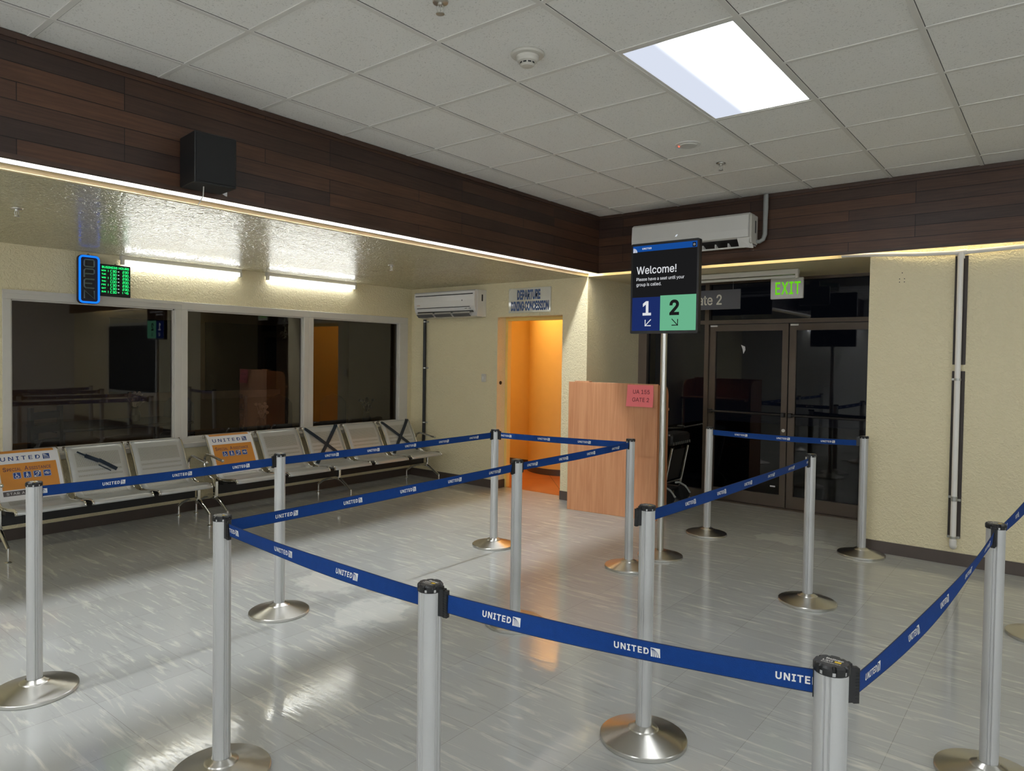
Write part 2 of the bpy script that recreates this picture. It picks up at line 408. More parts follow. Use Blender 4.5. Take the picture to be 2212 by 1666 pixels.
# ------------------------------------------------------------------ mesh builder
class MB:
    def __init__(self):
        self.v = []; self.f = []; self.m = []; self.s = []; self.uv = {}
    def add(self, verts, faces, mat=0, smooth=False):
        o = len(self.v)
        self.v += [tuple(p) for p in verts]
        for f in faces:
            self.f.append([i + o for i in f]); self.m.append(mat); self.s.append(smooth)
        return o
    def box(self, lo, hi, mat=0, bev=0.0):
        x0, y0, z0 = lo; x1, y1, z1 = hi
        if x0 > x1: x0, x1 = x1, x0
        if y0 > y1: y0, y1 = y1, y0
        if z0 > z1: z0, z1 = z1, z0
        if bev <= 0:
            vs = [(x0, y0, z0), (x1, y0, z0), (x1, y1, z0), (x0, y1, z0), (x0, y0, z1), (x1, y0, z1), (x1, y1, z1), (x0, y1, z1)]
            self.add(vs, [(0, 3, 2, 1), (4, 5, 6, 7), (0, 1, 5, 4), (1, 2, 6, 5), (2, 3, 7, 6), (3, 0, 4, 7)], mat)
            return
        b = min(bev, (x1 - x0) / 2.01, (y1 - y0) / 2.01, (z1 - z0) / 2.01)
        def ring(i, z):
            a, c, d, e = x0 + i, x1 - i, y0 + i, y1 - i
            return [(a + b - 0, d, z), (c - b, d, z), (c, d + b, z), (c, e - b, z), (c - b, e, z), (a + b, e, z), (a, e - b, z), (a, d + b, z)]
        rings = [ring(b * 0.8, z0), ring(0, z0 + b), ring(0, z1 - b), ring(b * 0.8, z1)]
        vs = sum(rings, [])
        fs = [tuple(range(7, -1, -1)), tuple(range(24, 32))]
        for k in range(3):
            for i in range(8):
                j = (i + 1) % 8
                fs.append((k * 8 + i, k * 8 + j, (k + 1) * 8 + j, (k + 1) * 8 + i))
        self.add(vs, fs, mat)
    def cyl(self, p0, p1, r0, r1=None, n=16, mat=0, caps=True):
        self.tube([p0, p1], [r0, r1 if r1 is not None else r0], n, mat, caps)
    def tube(self, pts, r, n=12, mat=0, caps=True, flat=1.0):
        pts = [Vector(p) for p in pts]
        rs = r if isinstance(r, (list, tuple)) else [r] * len(pts)
        t0 = (pts[1] - pts[0]).normalized()
        ref = Vector((0, 0, 1)) if abs(t0.z) < 0.9 else Vector((1, 0, 0))
        nrm = (ref - t0 * ref.dot(t0)).normalized()
        vs = []
        for i, p in enumerate(pts):
            if i == 0: t = t0
            elif i == len(pts) - 1: t = (pts[i] - pts[i - 1]).normalized()
            else: t = ((pts[i + 1] - pts[i]).normalized() + (pts[i] - pts[i - 1]).normalized()).normalized()
            nrm = (nrm - t * nrm.dot(t)).normalized()
            bn = t.cross(nrm)
            for k in range(n):
                a = 2 * PI * k / n
                vs.append(p + nrm * (math.cos(a) * rs[i]) + bn * (math.sin(a) * rs[i] * flat))
        fs = []
        for i in range(len(pts) - 1):
            for k in range(n):
                j = (k + 1) % n
                fs.append((i * n + k, i * n + j, (i + 1) * n + j, (i + 1) * n + k))
        self.add(vs, fs, mat, True)
        if caps:
            self.add(vs[:n], [tuple(range(n - 1, -1, -1))], mat)
            self.add(vs[-n:], [tuple(range(n))], mat)
    def lathe(self, prof, n=48, c=(0, 0, 0), mat=0, smooth=True, sharp=True):
        # each profile segment gets its own rings so that the edges stay crisp
        segs = [(prof[i], prof[i + 1]) for i in range(len(prof) - 1)]
        for (ra, za), (rb, zb) in segs:
            vs = []
            for r, z in ((ra, za), (rb, zb)):
                for k in range(n):
                    a = 2 * PI * k / n
                    vs.append((c[0] + r * math.cos(a), c[1] + r * math.sin(a), c[2] + z))
            fs = [(k, (k + 1) % n, n + (k + 1) % n, n + k) for k in range(n)]
            self.add(vs, fs, mat, smooth)
    def sphere(self, c, r, n=12, mat=0, sc=(1, 1, 1)):
        m = n // 2
        vs = [(c[0], c[1], c[2] + r * sc[2])]
        for i in range(1, m):
            th = PI * i / m
            for k in range(n):
                a = 2 * PI * k / n
                vs.append((c[0] + r * sc[0] * math.sin(th) * math.cos(a), c[1] + r * sc[1] * math.sin(th) * math.sin(a), c[2] + r * sc[2] * math.cos(th)))
        vs.append((c[0], c[1], c[2] - r * sc[2]))
        fs = [(0, 1 + k, 1 + (k + 1) % n) for k in range(n)]
        for i in range(m - 2):
            for k in range(n):
                a, b = 1 + i * n + k, 1 + i * n + (k + 1) % n
                fs.append((a, a + n, b + n, b))
        e = len(vs) - 1
        fs += [(e, 1 + (m - 2) * n + (k + 1) % n, 1 + (m - 2) * n + k) for k in range(n)]
        self.add(vs, fs, mat, True)
    def prism(self, poly, to3, d0, d1, mat=0, smooth=False):
        # poly: 2D outline; to3(u, v, d) gives the point at depth d
        n = len(poly)
        a = [to3(u, v, d0) for u, v in poly]; b = [to3(u, v, d1) for u, v in poly]
        self.add(a, [tuple(range(n))], mat); self.add(b, [tuple(range(n - 1, -1, -1))], mat)
        self.add(a + b, [(i, (i + 1) % n, n + (i + 1) % n, n + i) for i in range(n)], mat, smooth)
    # flat shapes (2D) mapped by fn(u, v) -> point
    def rect2(self, fn, u0, v0, u1, v1, mat=0, nu=1, nv=1):
        vs = []; fs = []
        for j in range(nv + 1):
            for i in range(nu + 1):
                vs.append(fn(u0 + (u1 - u0) * i / nu, v0 + (v1 - v0) * j / nv))
        for j in range(nv):
            for i in range(nu):
                a = j * (nu + 1) + i
                fs.append((a, a + 1, a + nu + 2, a + nu + 1))
        self.add(vs, fs, mat, nv > 1)
    def poly2(self, fn, pts, mat=0):
        self.add([fn(u, v) for u, v in pts], [tuple(range(len(pts)))], mat)
    def stroke2(self, fn, pts, w, mat=0, closed=False):
        P = [Vector((p[0], p[1])) for p in pts]
        n = len(P); L = []; R = []
        for i in range(n):
            if closed:
                a, b = P[i - 1], P[(i + 1) % n]
            else:
                a, b = P[max(0, i - 1)], P[min(n - 1, i + 1)]
            t = (b - a).normalized(); nn = Vector((-t.y, t.x)) * (w / 2)
            L.append(P[i] + nn); R.append(P[i] - nn)
        vs = [fn(p.x, p.y) for p in L] + [fn(p.x, p.y) for p in R]
        fs = [(i, i + n, (i + 1) % n + n, (i + 1) % n) for i in range(n if closed else n - 1)]
        self.add(vs, fs, mat)
    def text2(self, fn, s, u, v, size, mat=0, bold=0.0, xs=1.0, align='L', track=1.0, fit=None):
        vs, fs, w = glyphs(s, bold, track)
        if fit: xs = fit / (w * size)
        off = {'L': 0, 'C': -w / 2, 'R': -w}[align]
        self.add([fn(u + (x + off) * size * xs, v + y * size) for x, y in vs], fs, mat)
        return w * size * xs
    def build(self, name, mats, parent=None, loc=None):
        me = bpy.data.meshes.new(name)
        me.from_pydata(self.v, [], self.f)
        for mt in (mats if isinstance(mats, (list, tuple)) else [mats]):
            me.materials.append(mt)
        me.polygons.foreach_set('material_index', self.m)
        me.polygons.foreach_set('use_smooth', self.s)
        me.update()
        o = bpy.data.objects.new(name, me)
        scene.collection.objects.link(o)
        if parent: o.parent = parent
        if loc: o.location = loc
        return o
_gl = {}
FONT = None
try:
    import os
    FONT = bpy.data.fonts.load(os.path.join(bpy.utils.system_resource('DATAFILES'), 'fonts', 'Inter.woff2'))
except Exception:
    FONT = None
def glyphs(s, bold=0.0, track=1.0):
    key = (s, bold, track)
    if key in _gl: return _gl[key]
    cu = bpy.data.curves.new('glyph', 'FONT')
    cu.body = s; cu.font = FONT if FONT else cu.font; cu.size = 1.0; cu.offset = 0.0; cu.bevel_depth = bold; cu.bevel_resolution = 0; cu.fill_mode = 'FRONT'; cu.space_character = track; cu.resolution_u = 3
    ob = bpy.data.objects.new('glyph', cu)
    scene.collection.objects.link(ob)
    dg = bpy.context.evaluated_depsgraph_get(); dg.update()
    me = ob.evaluated_get(dg).to_mesh()
    vs = [(p.co.x, p.co.y) for p in me.vertices]
    fs = [tuple(p.vertices) for p in me.polygons if bold == 0 or sum(me.vertices[i].co.z for i in p.vertices) / len(p.vertices) > bold * 0.2]
    ob.evaluated_get(dg).to_mesh_clear()
    bpy.data.objects.remove(ob, do_unlink=True); bpy.data.curves.remove(cu)
    vs = [(x * CAPK, y * CAPK) for x, y in vs]
    x0 = min(x for x, y in vs) if vs else 0
    vs = [(x - x0, y) for x, y in vs]
    w = max(x for x, y in vs) if vs else 0
    _gl[key] = (vs, fs, w)
    return _gl[key]

CAPK = 1.0
CAPK = 0.72 / max(y for x, y in glyphs('H')[0])
_gl.clear()

def tag(o, label=None, cat=None, group=None, kind=None):
    if label: o['label'] = label
    if cat: o['category'] = cat
    if group: o['group'] = group
    if kind: o['kind'] = kind
    return o
def thing(name, label, cat, loc=(0, 0, 0), rz=0.0, group=None):
    o = bpy.data.objects.new(name, None)
    o.empty_display_size = 0.1
    scene.collection.objects.link(o)
    o.location = loc; o.rotation_euler = (0, 0, rz)
    return tag(o, label, cat, group)
def struct(name, mb, mats, parent=None, label=None, cat=None):
    o = mb.build(name, mats, parent)
    if parent is None:
        tag(o, label, cat, kind='structure')
    return o
def copy_tree(o, parent=None):
    c = o.copy(); scene.collection.objects.link(c)
    c.parent = parent
    for ch in list(o.children):
        copy_tree(ch, c)
    return c
def box(name, lo, hi, mats, parent=None, bev=0.0):
    b = MB(); b.box(lo, hi, 0, bev)
    return b.build(name, mats, parent)

# ------------------------------------------------------------------ the building
def shell():
    b = MB(); b.box((-3.3, YE, -0.06), (XE, 3.6, 0.0))
    struct('floor', b, M['floor'], label='grey streaked vinyl tile floor of the hall', cat='floor')
    # tile ceiling with a light opening left free
    b = MB()
    gx = [k * 0.61 for k in range(-1, 17)]
    gy = [k * 0.61 for k in range(-16, 5)]
    xs = [XB] + [g for g in gx if g > XB] ; xs = [x for x in xs if x < XE] + [XE]
    ys = [YE] + [g for g in gy if YE < g < YB] + [YB]
    for i in range(len(xs) - 1):
        for j in range(len(ys) - 1):
            cx, cyy = (xs[i] + xs[i + 1]) / 2, (ys[j] + ys[j + 1]) / 2
            if any(lx < cx < lx + 0.61 and ly < cyy < ly + 1.22 for lx, ly in TROFFERS):
                continue
            b.box((xs[i] + 0.006, ys[j] + 0.006, HC + 0.004), (xs[i + 1] - 0.006, ys[j + 1] - 0.006, HC + 0.02))
    c = struct('ceiling', b, M['tile'], label='suspended ceiling of white speckled square tiles', cat='ceiling')
    g = MB(); e = MB()
    for x in xs[1:-1]:
        g.box((x - 0.0125, YE, HC - 0.001), (x + 0.0125, YB, HC + 0.006)); 
    for y in ys[1:-1]:
        for i in range(len(xs) - 1):
            if any(abs(xs[i] - lx) < 0.01 and ly + 0.05 < y < ly + 1.17 for lx, ly in TROFFERS): continue
            g.box((xs[i], y - 0.0125, HC), (xs[i + 1], y + 0.0125, HC + 0.006))
    # thin dark strips painting a shadow line on one side of the bars
    for x in xs[1:-1]:
        e.box((x + 0.0125, YE, HC + 0.0025), (x + 0.0155, YB, HC + 0.0045))
    for y in ys[1:-1]:
        for i in range(len(xs) - 1):
            if any(abs(xs[i] - lx) < 0.01 and ly + 0.05 < y < ly + 1.17 for lx, ly in TROFFERS): continue
            e.box((xs[i], y + 0.0125, HC + 0.0025), (xs[i + 1], y + 0.0155, HC + 0.0045))
    g.build('tee_bar_grid', M['grid'], c); e.build('tile_shadow_line', M['edge'], c)
    b = MB(); b.box((-3.4, YE, HC + 0.06), (XE, 4.4, HC + 0.1))
    struct('ceiling_slab', b, M['grid'], label='concrete slab over the suspended ceiling', cat='ceiling')
    # wood fascias
    b = MB(); b.box((XB - 0.02, YE, ZB), (XB, YB + 0.02, HC + 0.05))
    t = MB()
    t.box((XB, YE, HC - 0.028), (XB + 0.012, YB, HC)); t.box((XB, YE, ZB), (XB + 0.010, YB, ZB + 0.022))
    f1 = struct('trim_1', b, M['woodY'], label='dark wood plank fascia over the seating alcove', cat='fascia'); t.build('moulding', M['woodtrim'], f1)
    b = MB(); b.box((XB, YB, ZB), (XE, YB + 0.02, HC + 0.05))
    t = MB()
    t.box((XB, YB - 0.012, HC - 0.028), (XE, YB, HC)); t.box((XB, YB - 0.010, ZB), (XE, YB, ZB + 0.022))
    f2 = struct('trim_2', b, M['woodX'], label='dark wood plank fascia over the gate doors', cat='fascia'); t.build('moulding', M['woodtrim'], f2)
    # alcove ceilings and their headers (faces seen below the fascias)
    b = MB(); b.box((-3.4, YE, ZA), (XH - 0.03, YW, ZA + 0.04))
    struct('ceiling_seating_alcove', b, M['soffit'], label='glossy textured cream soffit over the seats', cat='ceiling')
    b = MB(); b.box((XH - 0.03, YE, ZA), (XH, YW, HC + 0.05))
    wb = MB(); wb.box((XH, YE, ZA + 0.030), (XH + 0.011, YW, ZA + 0.16))
    t3 = struct('trim_3', b, M['header'], label='cream header face of the seating alcove', cat='trim'); wb.build('white_batten', M['white'], t3)
    b = MB(); b.box((XH, YW + 0.05, ZA), (XR, YG + 0.1, ZA + 0.04))
    struct('ceiling_gate_alcove', b, M['cream'], label='cream soffit over the gate doors', cat='ceiling')
    b = MB(); b.box((XH - 0.03, YW, ZA), (XR, YW + 0.05, HC + 0.05))
    struct('trim_4', b, M['header'], label='cream header face over the gate alcove', cat='trim')
    # window wall
    y0, y1, z0, z1 = -2.36, 2.16, 0.69, 2.085
    b = MB()
    b.box((XL - 0.12, YE, 0), (XL, y0, ZA)); b.box((XL - 0.12, y1, 0), (XL, YW + 0.2, ZA))
    b.box((XL - 0.12, y0, z1), (XL, y1, ZA)); b.box((XL - 0.12, y0, 0), (XL, y1, z0))
    struct('wall_left', b, M['cream'], label='cream window wall behind the seats', cat='wall')
    # end wall with the dining doorway
    dx0, dx1, dz = -1.735, -0.80, 2.062
    b = MB()
    b.box((XL - 0.12, YW, 0), (dx0, YW + 0.22, ZA + 0.04)); b.box((dx1, YW, 0), (XH, YW + 0.22, ZA))
    b.box((dx0, YW, dz), (dx1, YW + 0.22, ZA + 0.04))
    struct('wall_end', b, M['cream'], label='cream end wall with the dining doorway', cat='wall')
    d = thing('door_2', None, None, (dx0, YW, 0)); tag(d, 'open doorway to the orange corridor', 'doorway', kind='structure')
    f = MB()
    w = dx1 - dx0
    f.box((0, 0.155, 0), (0.035, 0.225, dz - 0.0)); f.box((w - 0.035, 0.155, 0), (w, 0.225, dz)); f.box((0.035, 0.155, dz - 0.04), (w - 0.035, 0.225, dz))
    f.build('door_frame', M['ochre'], d)
    k = MB(); k.cyl((0.0, 0.065, 1.274), (0.006, 0.065, 1.274), 0.022, n=20); k.build('strike_plate', M['blackmetal'], d)
    # side wall of the gate alcove, right wall, far walls
    b = MB(); b.box((XH - 0.2, YW + 0.22, 0), (XH, YG + 0.15, ZA)); 
    struct('wall_gate_side', b, M['cream'], label='cream side wall of the gate alcove behind the podium', cat='wall')
    b = MB(); b.box((XR, YW, 0), (XE, YW + 0.15, HC + 0.05)); b.box((XR, YW + 0.15, 0), (XR + 0.15, YG + 0.15, HC))
    struct('wall_right', b, M['cream'], label='cream wall with the white conduit right of the gate doors', cat='wall')
    b = MB(); b.box((XE, YE, 0), (XE + 0.1, YW + 0.15, HC + 0.1)); struct('wall_far', b, M['wallwhite'], label='white far wall of the hall', cat='wall')
    b = MB(); b.box((XL - 0.2, YE - 0.1, 0), (XE + 0.1, YE, HC + 0.1)); struct('wall_rear', b, M['wallwhite'], label='white rear wall of the hall', cat='wall')
    d = thing('window_4', None, None, (3.95, YW, 0)); tag(d, 'dark window further along the right wall', 'window', kind='structure')
    f = MB(); f.box((0, -0.02, 0.72), (2.35, 0, 0.78)); f.box((0, -0.02, 2.14), (2.35, 0, 2.2)); f.box((0, -0.02, 0.78), (0.06, 0, 2.14)); f.box((2.29, -0.02, 0.78), (2.35, 0, 2.14)); f.build('window_frame', M['winframe'], d)
    f = MB(); f.box((0.06, -0.008, 0.78), (2.29, -0.001, 2.14)); f.build('pane', M['black'], d)
    # base boards
    b = MB(); b.box((XL, YE, 0), (XL + 0.012, YW, 0.095)); struct('baseboard_left', b, M['base'], label='dark brown vinyl base under the window', cat='baseboard')
    b = MB(); b.box((XL + 0.012, YW - 0.012, 0), (dx0, YW, 0.098)); b.box((dx1, YW - 0.012, 0), (XH + 0.012, YW, 0.098)); b.box((dx0, YW - 0.012, 0), (dx0 + 0.012, YW + 0.155, 0.098))
    b.box((XH, YW, 0), (XH + 0.012, YG, 0.098))
    struct('baseboard_end', b, M['base'], label='dark brown vinyl base of the end wall', cat='baseboard')
    b = MB(); b.box((XR, YW - 0.012, 0), (XE, YW, 0.098)); struct('baseboard_right', b, M['base'], label='scuffed dark brown vinyl base of the right wall', cat='baseboard')
    # corridor behind the doorway
    b = MB(); b.box((-3.3, 2.40, -0.05), (-0.6, 4.2, 0.002))
    b2 = struct('floor_corridor', b, M['terracotta'], label='terracotta tile floor of the corridor', cat='floor')
    j = MB()
    for a, c in (((-2.6, 2.46), (-0.7, 4.0)), ((-0.9, 2.46), (-2.3, 4.0))):
        dv = Vector((c[0] - a[0], c[1] - a[1])).normalized(); nn = Vector((-dv.y, dv.x)) * 0.003
        j.add([(a[0] - nn.x, a[1] - nn.y, 0.003), (c[0] - nn.x, c[1] - nn.y, 0.003), (c[0] + nn.x, c[1] + nn.y, 0.003), (a[0] + nn.x, a[1] + nn.y, 0.003)], [(0, 1, 2, 3)])
    j.build('grout_joint', M['base'], b2)
    b = MB(); b.box((-3.3, 3.95, 0), (-0.6, 4.1, 2.85)); b.box((-3.34, YW + 0.22, 0), (-3.2, 4.1, 2.85)); b.box((-0.70, YW + 0.22, 0), (-0.675, 4.1, 2.85)); b.box((-3.3, YW + 0.222, ZA + 0.05), (-0.6, YW + 0.26, 2.85))
    b.box((-3.3, YW + 0.22, 2.76), (-0.6, 4.1, 2.85))
    c = struct('wall_corridor', b, M['ochre'], label='orange painted walls of the corridor', cat='wall')
    k = MB(); k.lathe([(0.53, 0), (0.53, 2.76)], 64, (-1.9, 3.98, 0)); k.build('curved_wall', M['ochre'], c)
    k = MB(); k.lathe([(0.53, 0.085), (0.542, 0.085), (0.542, 0.0)], 64, (-1.9, 3.98, 0)); k.box((-3.2, 3.935, 0), (-2.3, 3.95, 0.085)); k.build('base_ring', M['base'], c)
    # dining room behind the windows
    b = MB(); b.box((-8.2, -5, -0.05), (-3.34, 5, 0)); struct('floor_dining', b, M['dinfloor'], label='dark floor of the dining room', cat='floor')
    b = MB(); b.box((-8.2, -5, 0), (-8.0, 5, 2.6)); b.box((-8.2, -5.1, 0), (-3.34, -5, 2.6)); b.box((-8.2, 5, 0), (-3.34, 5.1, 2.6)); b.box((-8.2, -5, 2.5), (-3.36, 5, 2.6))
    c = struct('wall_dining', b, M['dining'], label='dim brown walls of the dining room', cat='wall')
    for n, (a, e2) in enumerate(((0.35, 1.45), (1.9, 3.28))):
        p = MB(); p.box((-8.0, a, 0.93), (-7.97, e2, 2.12)); p.build('dark_window', M['blackmetal'], c)
        p = MB(); p.box((-8.0, a - 0.05, 0.80), (-7.92, e2 + 0.05, 0.93)); p.build('window_ledge', M['flower'], c)
    # night outside the gate
    b = MB(); b.box((-4, 3.6, -0.08), (7, 14, -0.02)); struct('floor_apron', b, M['asphalt'], label='dark apron outside the gate doors', cat='floor')

TROFFERS = [(1.83, -1.22), (1.83, -4.88), (5.49, -1.22), (5.49, -4.88)]

def windows():
    y0, y1, z0, z1 = -2.36, 2.16, 0.69, 2.085
    panes = [(-2.30, -0.935), (-0.81, 0.55), (0.677, 2.015)]
    names = ['leftmost fixed window under the open sign', 'middle fixed window of the three behind the seats', 'rightmost fixed window beside the end wall']
    cuts = [y0, -0.8725, 0.6135, y1]
    for n in range(3):
        w = thing('window_%d' % (n + 1), None, None, (XL, cuts[n], z0))
        tag(w, names[n], 'window', kind='structure')
        a, b_ = cuts[n], cuts[n + 1]; p0, p1 = panes[n]
        f = MB()
        f.box((-0.06, 0, 0), (0.012, b_ - a, 0.045), bev=0.003); f.box((-0.06, 0, z1 - z0 - 0.075), (0.012, b_ - a, z1 - z0), bev=0.003)
        f.box((-0.06, 0, 0.045), (0.012, p0 - a, z1 - z0 - 0.075), bev=0.003); f.box((-0.06, p1 - a, 0.045), (0.012, b_ - a, z1 - z0 - 0.075), bev=0.003)
        # inner stepped bead
        f.box((-0.05, p0 - a, 0.045), (-0.012, p0 - a + 0.012, z1 - z0 - 0.075)); f.box((-0.05, p1 - a - 0.012, 0.045), (-0.012, p1 - a, z1 - z0 - 0.075))
        f.box((-0.05, p0 - a, z1 - z0 - 0.087), (-0.012, p1 - a, z1 - z0 - 0.075)); f.box((-0.05, p0 - a, 0.045), (-0.012, p1 - a, 0.057))
        if n == 0: f.box((0.012, 0.0, z1 - z0 - 0.03), (0.022, b_ - a, z1 - z0))
        f.build('window_frame', M['winframe'], w)
        g = MB(); g.add([(-0.035, p0 - a, 0.05), (-0.035, p1 - a, 0.05), (-0.035, p1 - a, z1 - z0 - 0.08), (-0.035, p0 - a, z1 - z0 - 0.08)], [(0, 1, 2, 3)])
        g.build('pane', M['glass'], w)
    s = MB(); s.box((XL, y0 - 0.03, z0 - 0.05), (XL + 0.045, y1 + 0.0, z0 - 0.0), bev=0.006)
    struct('trim_5', s, M['winframe'], label='white sill board under the three windows', cat='sill')

def gate_doors():
    d = thing('door_1', None, None, (0, YG, 0)); tag(d, 'dark bronze glass double doors of the gate', 'door', kind='structure')
    f = MB()
    f.box((XH, -0.05, 0), (-0.366, 0.05, ZA)); f.box((0.36, -0.05, 0), (0.408, 0.05, ZA)); f.box((2.16, -0.05, 0), (XR, 0.05, ZA))
    f.box((-0.366, -0.05, 1.985), (0.36, 0.05, 2.03)); f.box((0.408, -0.05, 1.985), (2.16, 0.05, 2.03))
    f.box((-0.366, -0.05, ZA - 0.03), (0.36, 0.05, ZA)); f.box((0.408, -0.05, ZA - 0.03), (2.16, 0.05, ZA))
    f.box((-0.366, -0.05, 0), (0.36, 0.05, 0.10))
    f.build('door_frame', M['bronze'], d)
    s = MB(); s.box((-0.366, -0.07, 0), (2.16, 0.06, 0.012)); s.build('threshold', M['bronze'], d)
    g = MB(); g.add([(-0.366, 0, 0.1), (0.36, 0, 0.1), (0.36, 0, 1.985), (-0.366, 0, 1.985)], [(0, 1, 2, 3)]); g.build('sidelight_pane', M['doorglass'], d)
    g = MB(); g.add([(-0.366, 0, 2.03), (0.36, 0, 2.03), (0.36, 0, ZA - 0.03), (-0.366, 0, ZA - 0.03)], [(0, 1, 2, 3)])
    g.add([(0.408, 0, 2.03), (2.16, 0, 2.03), (2.16, 0, ZA - 0.03), (0.408, 0, ZA - 0.03)], [(0, 1, 2, 3)]); g.build('transom_pane', M['doorglass'], d)
    for x0, x1 in ((0.412, 1.277), (1.289, 2.155)):
        l = MB()
        l.box((x0, -0.022, 0.015), (x0 + 0.068, 0.022, 1.98)); l.box((x1 - 0.062, -0.022, 0.015), (x1, 0.022, 1.98))
        l.box((x0 + 0.068, -0.022, 1.908), (x1 - 0.062, 0.022, 1.98)); l.box((x0 + 0.068, -0.022, 0.015), (x1 - 0.062, 0.022, 0.145))
        o = l.build('door_leaf', M['bronze'], d)
        g = MB(); g.add([(x0 + 0.068, 0, 0.145), (x1 - 0.062, 0, 0.145), (x1 - 0.062, 0, 1.908), (x0 + 0.068, 0, 1.908)], [(0, 1, 2, 3)]); g.build('pane', M['doorglass'], o)
        k = MB()
        k.box((x0 + 0.012, -0.075, 0.985), (x0 + 0.05, -0.022, 1.03), bev=0.004); k.box((x1 - 0.05, -0.075, 0.985), (x1 - 0.012, -0.022, 1.03), bev=0.004)
        k.cyl((x0 + 0.05, -0.06, 1.008), (x1 - 0.05, -0.06, 1.008), 0.013, n=12); k.build('push_bar', M['darkbronze'], o)
        h = MB(); h.box((x0 + 0.01, -0.034, 1.957), (x0 + 0.09, -0.022, 1.974)); h.build('closer_arm', M['white'], o)
        lk = MB(); lk.cyl((x1 - 0.03, -0.022, 0.84), (x1 - 0.03, -0.03, 0.84), 0.018, n=16); lk.build('lock_cylinder', M['steel'], o)
    p = MB(); p.prism([(0, 0), (0.045, 0.02), (0.05, 0.055), (0.028, 0.10), (0.018, 0.045)], lambda u, v, dd: (0.765 + u, YG - 0.004 - dd, 1.655 + v * -1 + 0.1), 0, 0.001)
    tag(p.build('paper_scrap', M['paper']), 'torn white paper scrap stuck high on the left glass door', 'paper')
    p = MB(); p.box((1.12, YG - 0.026, 0.225), (1.175, YG - 0.0235, 0.24)); tag(p.build('sticker', M['paper']), 'tiny pale sticker low on the left glass door', 'sticker')

# ------------------------------------------------------------------ lamps
def troffers():
    m, nt, out = nmat('lit_diffuser')
    e = node(nt, 'ShaderNodeEmission')
    tc = nt.nodes.new('ShaderNodeTexCoord'); sp = node(nt, 'ShaderNodeSeparateXYZ'); nt.links.new(tc.outputs['Object'], sp.inputs[0])
    rp = node(nt, 'ShaderNodeValToRGB'); rp.color_ramp.interpolation = 'EASE'
    rp.color_ramp.elements[0].position = 0.30; rp.color_ramp.elements[0].color = (0.040, 0.043, 0.050, 1)
    rp.color_ramp.elements[1].position = 0.75; rp.color_ramp.elements[1].color = (0.95, 0.98, 1.0, 1)
    dv = node(nt, 'ShaderNodeMath', operation='DIVIDE', i_1=0.61); nt.links.new(sp.outputs['X'], dv.inputs[0]); nt.links.new(dv.outputs[0], rp.inputs['Fac'])
    nt.links.new(rp.outputs['Color'], e.inputs['Color']); e.inputs['Strength'].default_value = L_TROFFER
    nt.links.new(e.outputs[0], out.inputs['Surface'])
    labels = ['bright ceiling troffer above the belt lanes, its left tube dim', 'ceiling troffer over the near end of the queue', 'ceiling troffer to the right of the gate hall', 'ceiling troffer at the near right of the hall']
    for (x, y), lb in zip(TROFFERS, labels):
        t = thing('ceiling_light', lb, 'ceiling light', (x, y, HC))
        f = MB()
        f.box((0.012, 0.012, 0.002), (0.03, 1.208, 0.05)); f.box((0.58, 0.012, 0.002), (0.598, 1.208, 0.05)); f.box((0.03, 0.012, 0.002), (0.58, 0.03, 0.05)); f.box((0.03, 1.19, 0.002), (0.58, 1.208, 0.05))
        f.box((0.012, 0.012, 0.05), (0.598, 1.208, 0.056))
        f.build('frame', M['white'], t)
        d = MB(); d.box((0.03, 0.03, 0.004), (0.58, 1.19, 0.010)); d.build('diffuser', m, t)

def batten(name, label, L, loc, rz, lit, length_mat):
    # bare fluorescent batten along local +X, hung on a wall at local y = 0 (front is -Y)
    t = thing(name, label, 'light fixture', loc, rz)
    h = MB(); h.box((0, -0.055, 0.025), (L, 0.0, 0.075), bev=0.006); h.build('housing', M['offwhite'], t)
    for x in (0.0, L - 0.028):
        e = MB(); e.box((x, -0.058, -0.016), (x + 0.028, -0.018, 0.03), bev=0.003); e.build('lamp_holder', M['offwhite'], t)
    b = MB(); b.cyl((0.028, -0.038, 0.004), (L - 0.028, -0.038, 0.004), 0.0135, n=14); b.build('tube', length_mat, t)
    return t

